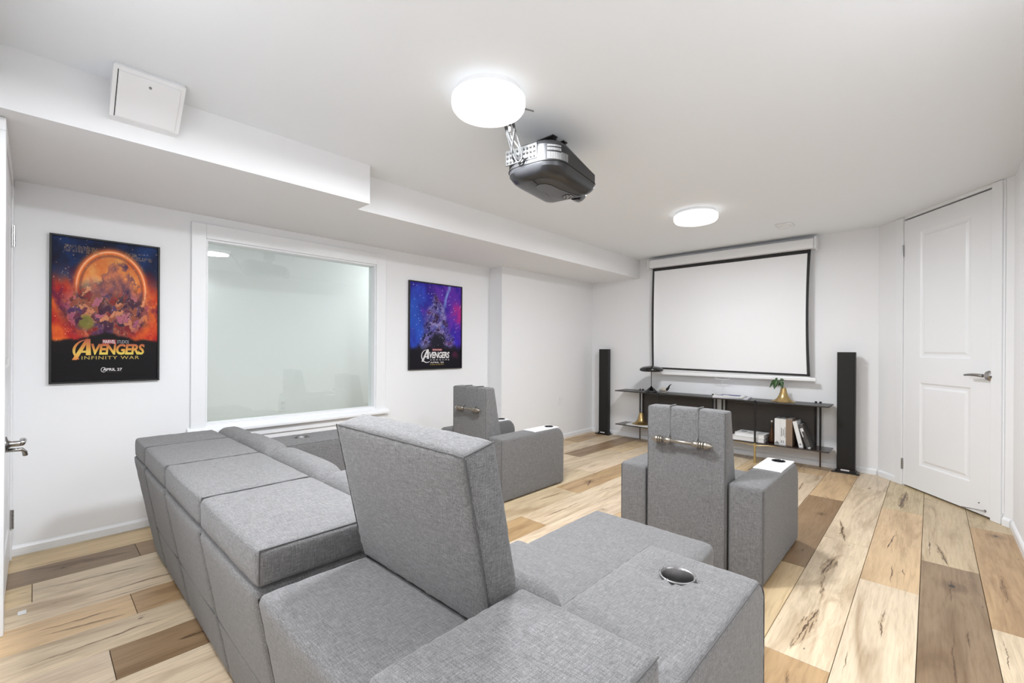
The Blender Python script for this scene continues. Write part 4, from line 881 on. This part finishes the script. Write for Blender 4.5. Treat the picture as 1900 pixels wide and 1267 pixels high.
# ---- armchairs (two)
def armchair(xl, xr, al, bl, brr, ar_, y0, zt, rod, label):
    """xl..al left arm, bl..brr back, ar_..xr right arm, y0 rear, zt back top"""
    t_ = thing('armchair', ((xl+xr)/2, y0+.4, 0), label, 'armchair', 'grey armchairs facing the screen')
    yf = y0+.735; AZ = .458
    for side, (a, b) in enumerate(((xl, al), (ar_, xr))):
        def fa(p, u, n):
            q = puff(.003, .0008, a)(p, u, n)
            fy = max(0, (q.y-(yf-.10))/.10); fz = max(0, (q.z-(AZ-.10))/.10)
            if fy > 0 and fz > 0:                        # rolled front top corner
                L = math.hypot(fy, fz)
                if L > 0:
                    m_ = max(fy, fz); k_ = m_/L; q.y = yf-.10+(q.y-(yf-.10))*k_; q.z = AZ-.10+(q.z-(AZ-.10))*k_
            return q
        bm = BM(); rbox(bm, (a, b, y0, yf, .006, AZ), .016, .025, fa); am = obj('arm', bm, FB, t_, True)
        cx, cy_ = (a+b)/2, y0+.620
        bm = BM(); lathe(bm, [(0, -.08), (.034, -.08), (.034, .03), (0, .03)], (cx, cy_, AZ), 28, False); cut(am, bm); autosmooth(am, 60)
        bm = BM(); box(bm, a+.010, b-.010, y0+.37, y0+.675, AZ-.004, AZ+.0055, .003, 2); plt = obj('cup_plate', bm, M['white_plastic'], am)
        bm = BM(); lathe(bm, [(0, -.08), (.034, -.08), (.034, .03), (0, .03)], (cx, cy_, AZ), 28, False); cut(plt, bm)
        cup(cx, cy_, AZ+.006, .0325, am, M['gloss_black'], .003, .06)
        bm = BM()
        for xe in (a+.004, b-.004): tube(bm, [(xe, y0+.004, .02), (xe, y0+.002, AZ-.012)], .0022, 6)
        obj('piping', bm, PP, am)
    # back: wedge profile, vertical rear face
    def fk(p, u, n):
        q = puff(.004, .0008, 3)(p, u, n); f = (zt-q.z)/(zt-.44)
        if u.y > 0: q.y += max(0, f)*.075*(u.y)
        return q
    bm = BM(); rbox(bm, (bl, brr, y0-.012, y0+.078, .012, zt), .010, .025, fk); bk = obj('backrest', bm, FB, t_, True)
    bm = BM(); e = .0015
    tube(bm, [(brr-e, y0-.010, .02), (brr-e, y0-.010, zt-.008), (bl+e, y0-.010, zt-.008), (bl+e, y0-.010, .02)], .0020, 6); obj('piping', bm, PP, bk)
    bm = BM(); rbox(bm, (bl+.004, brr-.004, y0+.12, yf+.005, .20, .345), .03, .03, puff(.012, .001, 7)); obj('seat', bm, FB, t_, True)
    bm = BM(); rbox(bm, (bl+.006, brr-.006, y0+.10, yf-.012, .008, .205), .010, .04); obj('seat_base', bm, FB, t_, True)
    bm = BM(); rbox(bm, (bl+.006, brr-.006, y0+.11, y0+.19, .34, .58), .03, .03, lambda p, u, n: puff(.008, .001, 2)(p, u, n)+Vector((0, -.06*(p.z-.34)/.24, 0))); obj('back_cushion', bm, FB, t_, True)
    # rod with pointed finials hung over the back
    r0, r1, zr = rod; yr = y0-.045; L = r1-r0
    bm = BM(); tube(bm, [(r0+.05, yr, zr), (r1-.05, yr, zr)], .0085, 12); rd = obj('rod', bm, M['pewter'], t_, True)
    for s_, xe in ((1, r0), (-1, r1)):
        bm = BM(); Rz = Matrix.Translation((xe, yr, zr)) @ Matrix.Rotation(s_*PI/2, 4, 'Y')
        lathe(bm, [(.0005, 0), (.008, .010), (.015, .022), (.0185, .034), (.017, .040), (.011, .043), (.018, .046), (.018, .051), (.011, .054), (.0165, .058), (.0165, .062), (.009, .066)], (0, 0, 0), 16, True, Rz); autosmooth(obj('finial', bm, M['pewter'], rd), 40)
    for f in (.285, .735):
        x = r0+L*f; bm = BM()
        pth = smooth_path([(x, yr-.004, zr-.004), (x, yr+.004, zr+.012), (x, y0-.020, zr+.028), (x, y0-.0150, zr+.06), (x, y0-.0145, zt-.02), (x, y0-.014, zt+.004), (x, y0+.0, zt+.008), (x, y0+.06, zt+.007)], 5)
        tube(bm, pth, .0036, 8); obj('strap', bm, FB, rd, True)
        bm = BM(); lathe(bm, [(.009, -.018), (.015, -.013), (.015, .013), (.009, .018)], (0, 0, 0), 14, True, Matrix.Translation((x, yr, zr)) @ Matrix.Rotation(PI/2, 4, 'Y')); obj('bracket_ring', bm, M['pewter'], rd, True)
    for x in (bl+.03, brr-.03):
        for y in (y0+.16, yf-.05):
            pass
armchair(-2.882, -2.196, -2.742, -2.716, -2.349, -2.338, 2.243, .806, (-2.655, -2.375, .648), 'grey linen armchair further left, by the blue poster, with a rod on its back')
armchair(-1.290, -.556, -1.135, -1.122, -.722, -.712, 2.292, .795, (-1.088, -.768, .628), 'grey linen armchair further right, nearer the door, with a rod on its back')
# ---- sectional sofa
sf = thing('sectional_sofa', (-1.65, .9, 0), 'long grey linen reclining sofa across the room with one headrest raised', 'sofa')
UX = [-3.01, -2.70, -2.225, -1.675, -1.142, -.602, -.302]      # unit boundaries
ZB, ZLID = .528, .623; YR, YLF = .350, .703
def rear_warp(seed):
    pf = puff(.004, .0012, seed)
    def fn(p, u, n):
        q = pf(p, u, n); f = (ZB-q.z)/ZB; w = max(0, -u.y*.5+.5)
        q.y += .095*max(0, f)**1.0*w; return q
    return fn
for i in range(6):
    a, b = UX[i]+.003, UX[i+1]-.003
    y1 = .74 if i not in (0, 5) else (1.27 if i == 5 else 1.52)
    if i in (0, 5):
        def fa(p, u, n, i=i, y1=y1):
            q = rear_warp(i*3)(p, u, n); yf, AZ, R_ = y1, ZB+.004, .07
            fy = max(0, (q.y-(yf-R_))/R_); fz = max(0, (q.z-(AZ-R_))/R_)
            if fy > 0 and fz > 0:
                L = math.hypot(fy, fz); m_ = max(fy, fz); k_ = m_/L; q.y = yf-R_+(q.y-(yf-R_))*k_; q.z = AZ-R_+(q.z-(AZ-R_))*k_
            cx, cyy = (-.462, 1.105) if i == 5 else (-2.885, 1.15)
            if n.z > .8:                                  # fabric pulled in around the cup
                d = math.hypot(q.x-cx, q.y-cyy)
                if d < .09:
                    w = sst(.09, .045, d); an = math.atan2(q.y-cyy, q.x-cx)
                    q.z -= w*.0055*(1+math.sin(an*11+noise.noise(Vector((an*2, d*30, 0)))*4))
            return q
        bm = BM(); rbox(bm, (a, b, YR, y1, .006, ZB+.004), .014, .0125 if i == 5 else .02, fa); o = obj('arm', bm, FB, sf, True)
        cx, cyy = (-.462, 1.105) if i == 5 else (-2.885, 1.15)
        bm = BM(); lathe(bm, [(0, -.10), (.0385, -.10), (.0385, .05), (0, .05)], (cx, cyy, ZB+.004), 40, False); cut(o, bm); autosmooth(o, 62)
        cup(cx, cyy, ZB+.0035, .037, o, M['steel'], .0075, .075)
        bm = BM()
        for xe in ((b-.002, a+.002) if i == 5 else (b-.002,)):
            n_ = 46; P_ = []
            for k in range(n_+1):
                y = YLF-.02+(y1-.07-YLF+.02)*k/n_; P_.append((xe, y, ZB-.003+.0008*noise.noise(Vector((y*60, xe, 0)))))
            for k in range(1, 13):
                an = PI/2*k/12; P_.append((xe, y1-.07+.069*math.sin(an), ZB-.068+.066*math.cos(an)))
            P_.append((xe, y1-.001, .03)); tube(bm, P_, .0020, 6)
        obj('piping', bm, PP, o)
    else:
        bm = BM(); rbox(bm, (a, b, YR, y1, .006, ZB), .022, .022, rear_warp(i*3)); o = obj('back_body', bm, FB, sf, True)
        bm = BM(); tube(bm, [(UX[i], YR+.006+.095*(ZB-z)/ZB, z) for z in [.03+.48*k/20 for k in range(21)]], .0030, 6); obj('seam', bm, M['projector_side'], o)
        # low horizontal stitch line on the rear
        bm = BM(); z = .235; tube(bm, [(a+.01+(b-a-.02)*k/12, YR-.003+.095*(ZB-z)/ZB, z) for k in range(13)], .0016, 5); obj('stitch_line', bm, PP, o)
    # folded-down headrest flap on every unit but the fourth seat
    if i != 4:
        bm = BM(); rbox(bm, (a+.001, b-.001, YR+.006 if i != 5 else .33, YLF if i != 5 else .672, ZB+.003, ZLID), .014, .016 if i == 5 else .02, puff(.005, .0014, i*5)); fl = obj('headrest_flap', bm, FB, sf, True)
        bm = BM(); y_a, y_b = (YR+.012, YLF-.006) if i != 5 else (.336, .666)
        for xe in (b-.003,): tube(bm, [(xe, y_a+(y_b-y_a)*k/24, ZLID-.003+.0006*noise.noise(Vector((k*1.7, xe*9, 0)))) for k in range(25)], .0016, 6)
        tube(bm, [(b-.003, y_a, ZLID-.004), (b-.003, y_a-.001, ZB+.012)], .002, 6); obj('piping', bm, PP, fl)
    else:
        # raised flap, hinged at its front lower edge, leaning back
        P0 = Vector((0, .612, ZB+.008)); Lh, Th = .375, .086; ang = math.radians(12.2)
        Rx = Matrix.Translation(P0) @ Matrix.Rotation(ang, 4, 'X')
        def fu(p, u, n): return Rx @ puff(.006, .0016, 21)(p, u, n)
        bm = BM(); rbox(bm, (a+.012, b-.014, 0, Th, 0, Lh), .014, .014, fu); fl = obj('headrest_flap', bm, FB, sf, True); tag(fl, 'headrest flap raised upright')
        bm = BM(); xa, xb = a+.014, b-.016
        q = lambda x, y, z: tuple(Rx @ Vector((x, y, z)))
        tube(bm, [q(xb, .002, .01+(Lh-.014)*k/16) for k in range(17)]+[q(xb-(xb-xa)*k/16, .002, Lh-.003) for k in range(1, 17)]+[q(xa, .002, Lh-.003-(Lh-.01)*k/16) for k in range(1, 17)], .0016, 6)
        tube(bm, [q(xb, .004, Lh-.003), q(xb, Th-.004, Lh-.003)], .002, 6); obj('piping', bm, PP, fl)
        bm = BM(); box(bm, a+.02, b-.02, .62, .70, ZB-.002, ZB+.012); obj('hinge_cover', bm, M['projector_side'], fl)
# front back-cushions
for i in range(1, 5):
    a, b = UX[i]+.006, UX[i+1]-.006; zt_ = .632 if i != 4 else .555
    def fc(p, u, n, i=i):
        q = puff(.010, .0022, 40+i*3)(p, u, n)
        q.z -= .022*max(0, abs(u.x)-.75)/.25*max(0, u.z); return q
    bm = BM(); rbox(bm, (a, b, .722 if i != 4 else .735, .845, .33, zt_), .045, .018, fc); obj('back_cushion', bm, FB, sf, True)
bm = BM(); rbox(bm, (UX[0]+.004, UX[1]-.004, .715, .835, ZB+.004, .628), .04, .018, puff(.008, .002, 71)); obj('back_cushion', bm, FB, sf, True)
# seats
for i in range(1, 5):
    a, b = UX[i]+.003, UX[i+1]-.003; yf = 1.20
    def fs(p, u, n, i=i): return puff(.012, .0014, 60+i)(p, u, n)
    if i == 4:
        bm = BM(); rbox(bm, (a, b, .83, 1.255, .20, .385), .03, .02, fs); s_ = obj('seat', bm, FB, sf, True)
        bm = BM(); rbox(bm, (a, b, 1.25, 1.795, .255, .352), .024, .02, puff(.010, .0014, 77)); obj('leg_rest', bm, FB, sf, True)
        bm = BM()
        for x in (a+.06, b-.06): tube(bm, [(x, 1.15, .18), (x, 1.45, .12), (x, 1.62, .258)], .008, 8)
        obj('leg_rest_linkage', bm, M['black'], sf)
    else:
        bm = BM(); rbox(bm, (a, b, .83, yf, .20, .385), .035, .025, fs); obj('seat', bm, FB, sf, True)
    bm = BM(); rbox(bm, (a, b, .745, 1.16, .006, .21), .012, .05); obj('seat_base', bm, FB, sf, True)
# ------------------------------------------------------------------ scrap on the floor
bm = BM(); box(bm, -2.735, -2.700, -.045, -.020, .0004, .004, .001, 1); tag(obj('paper_scrap', bm, M['paper'], None, origin=(-2.717, -.03, 0)), 'tiny white scrap lying on the planks near the left door', 'scrap')
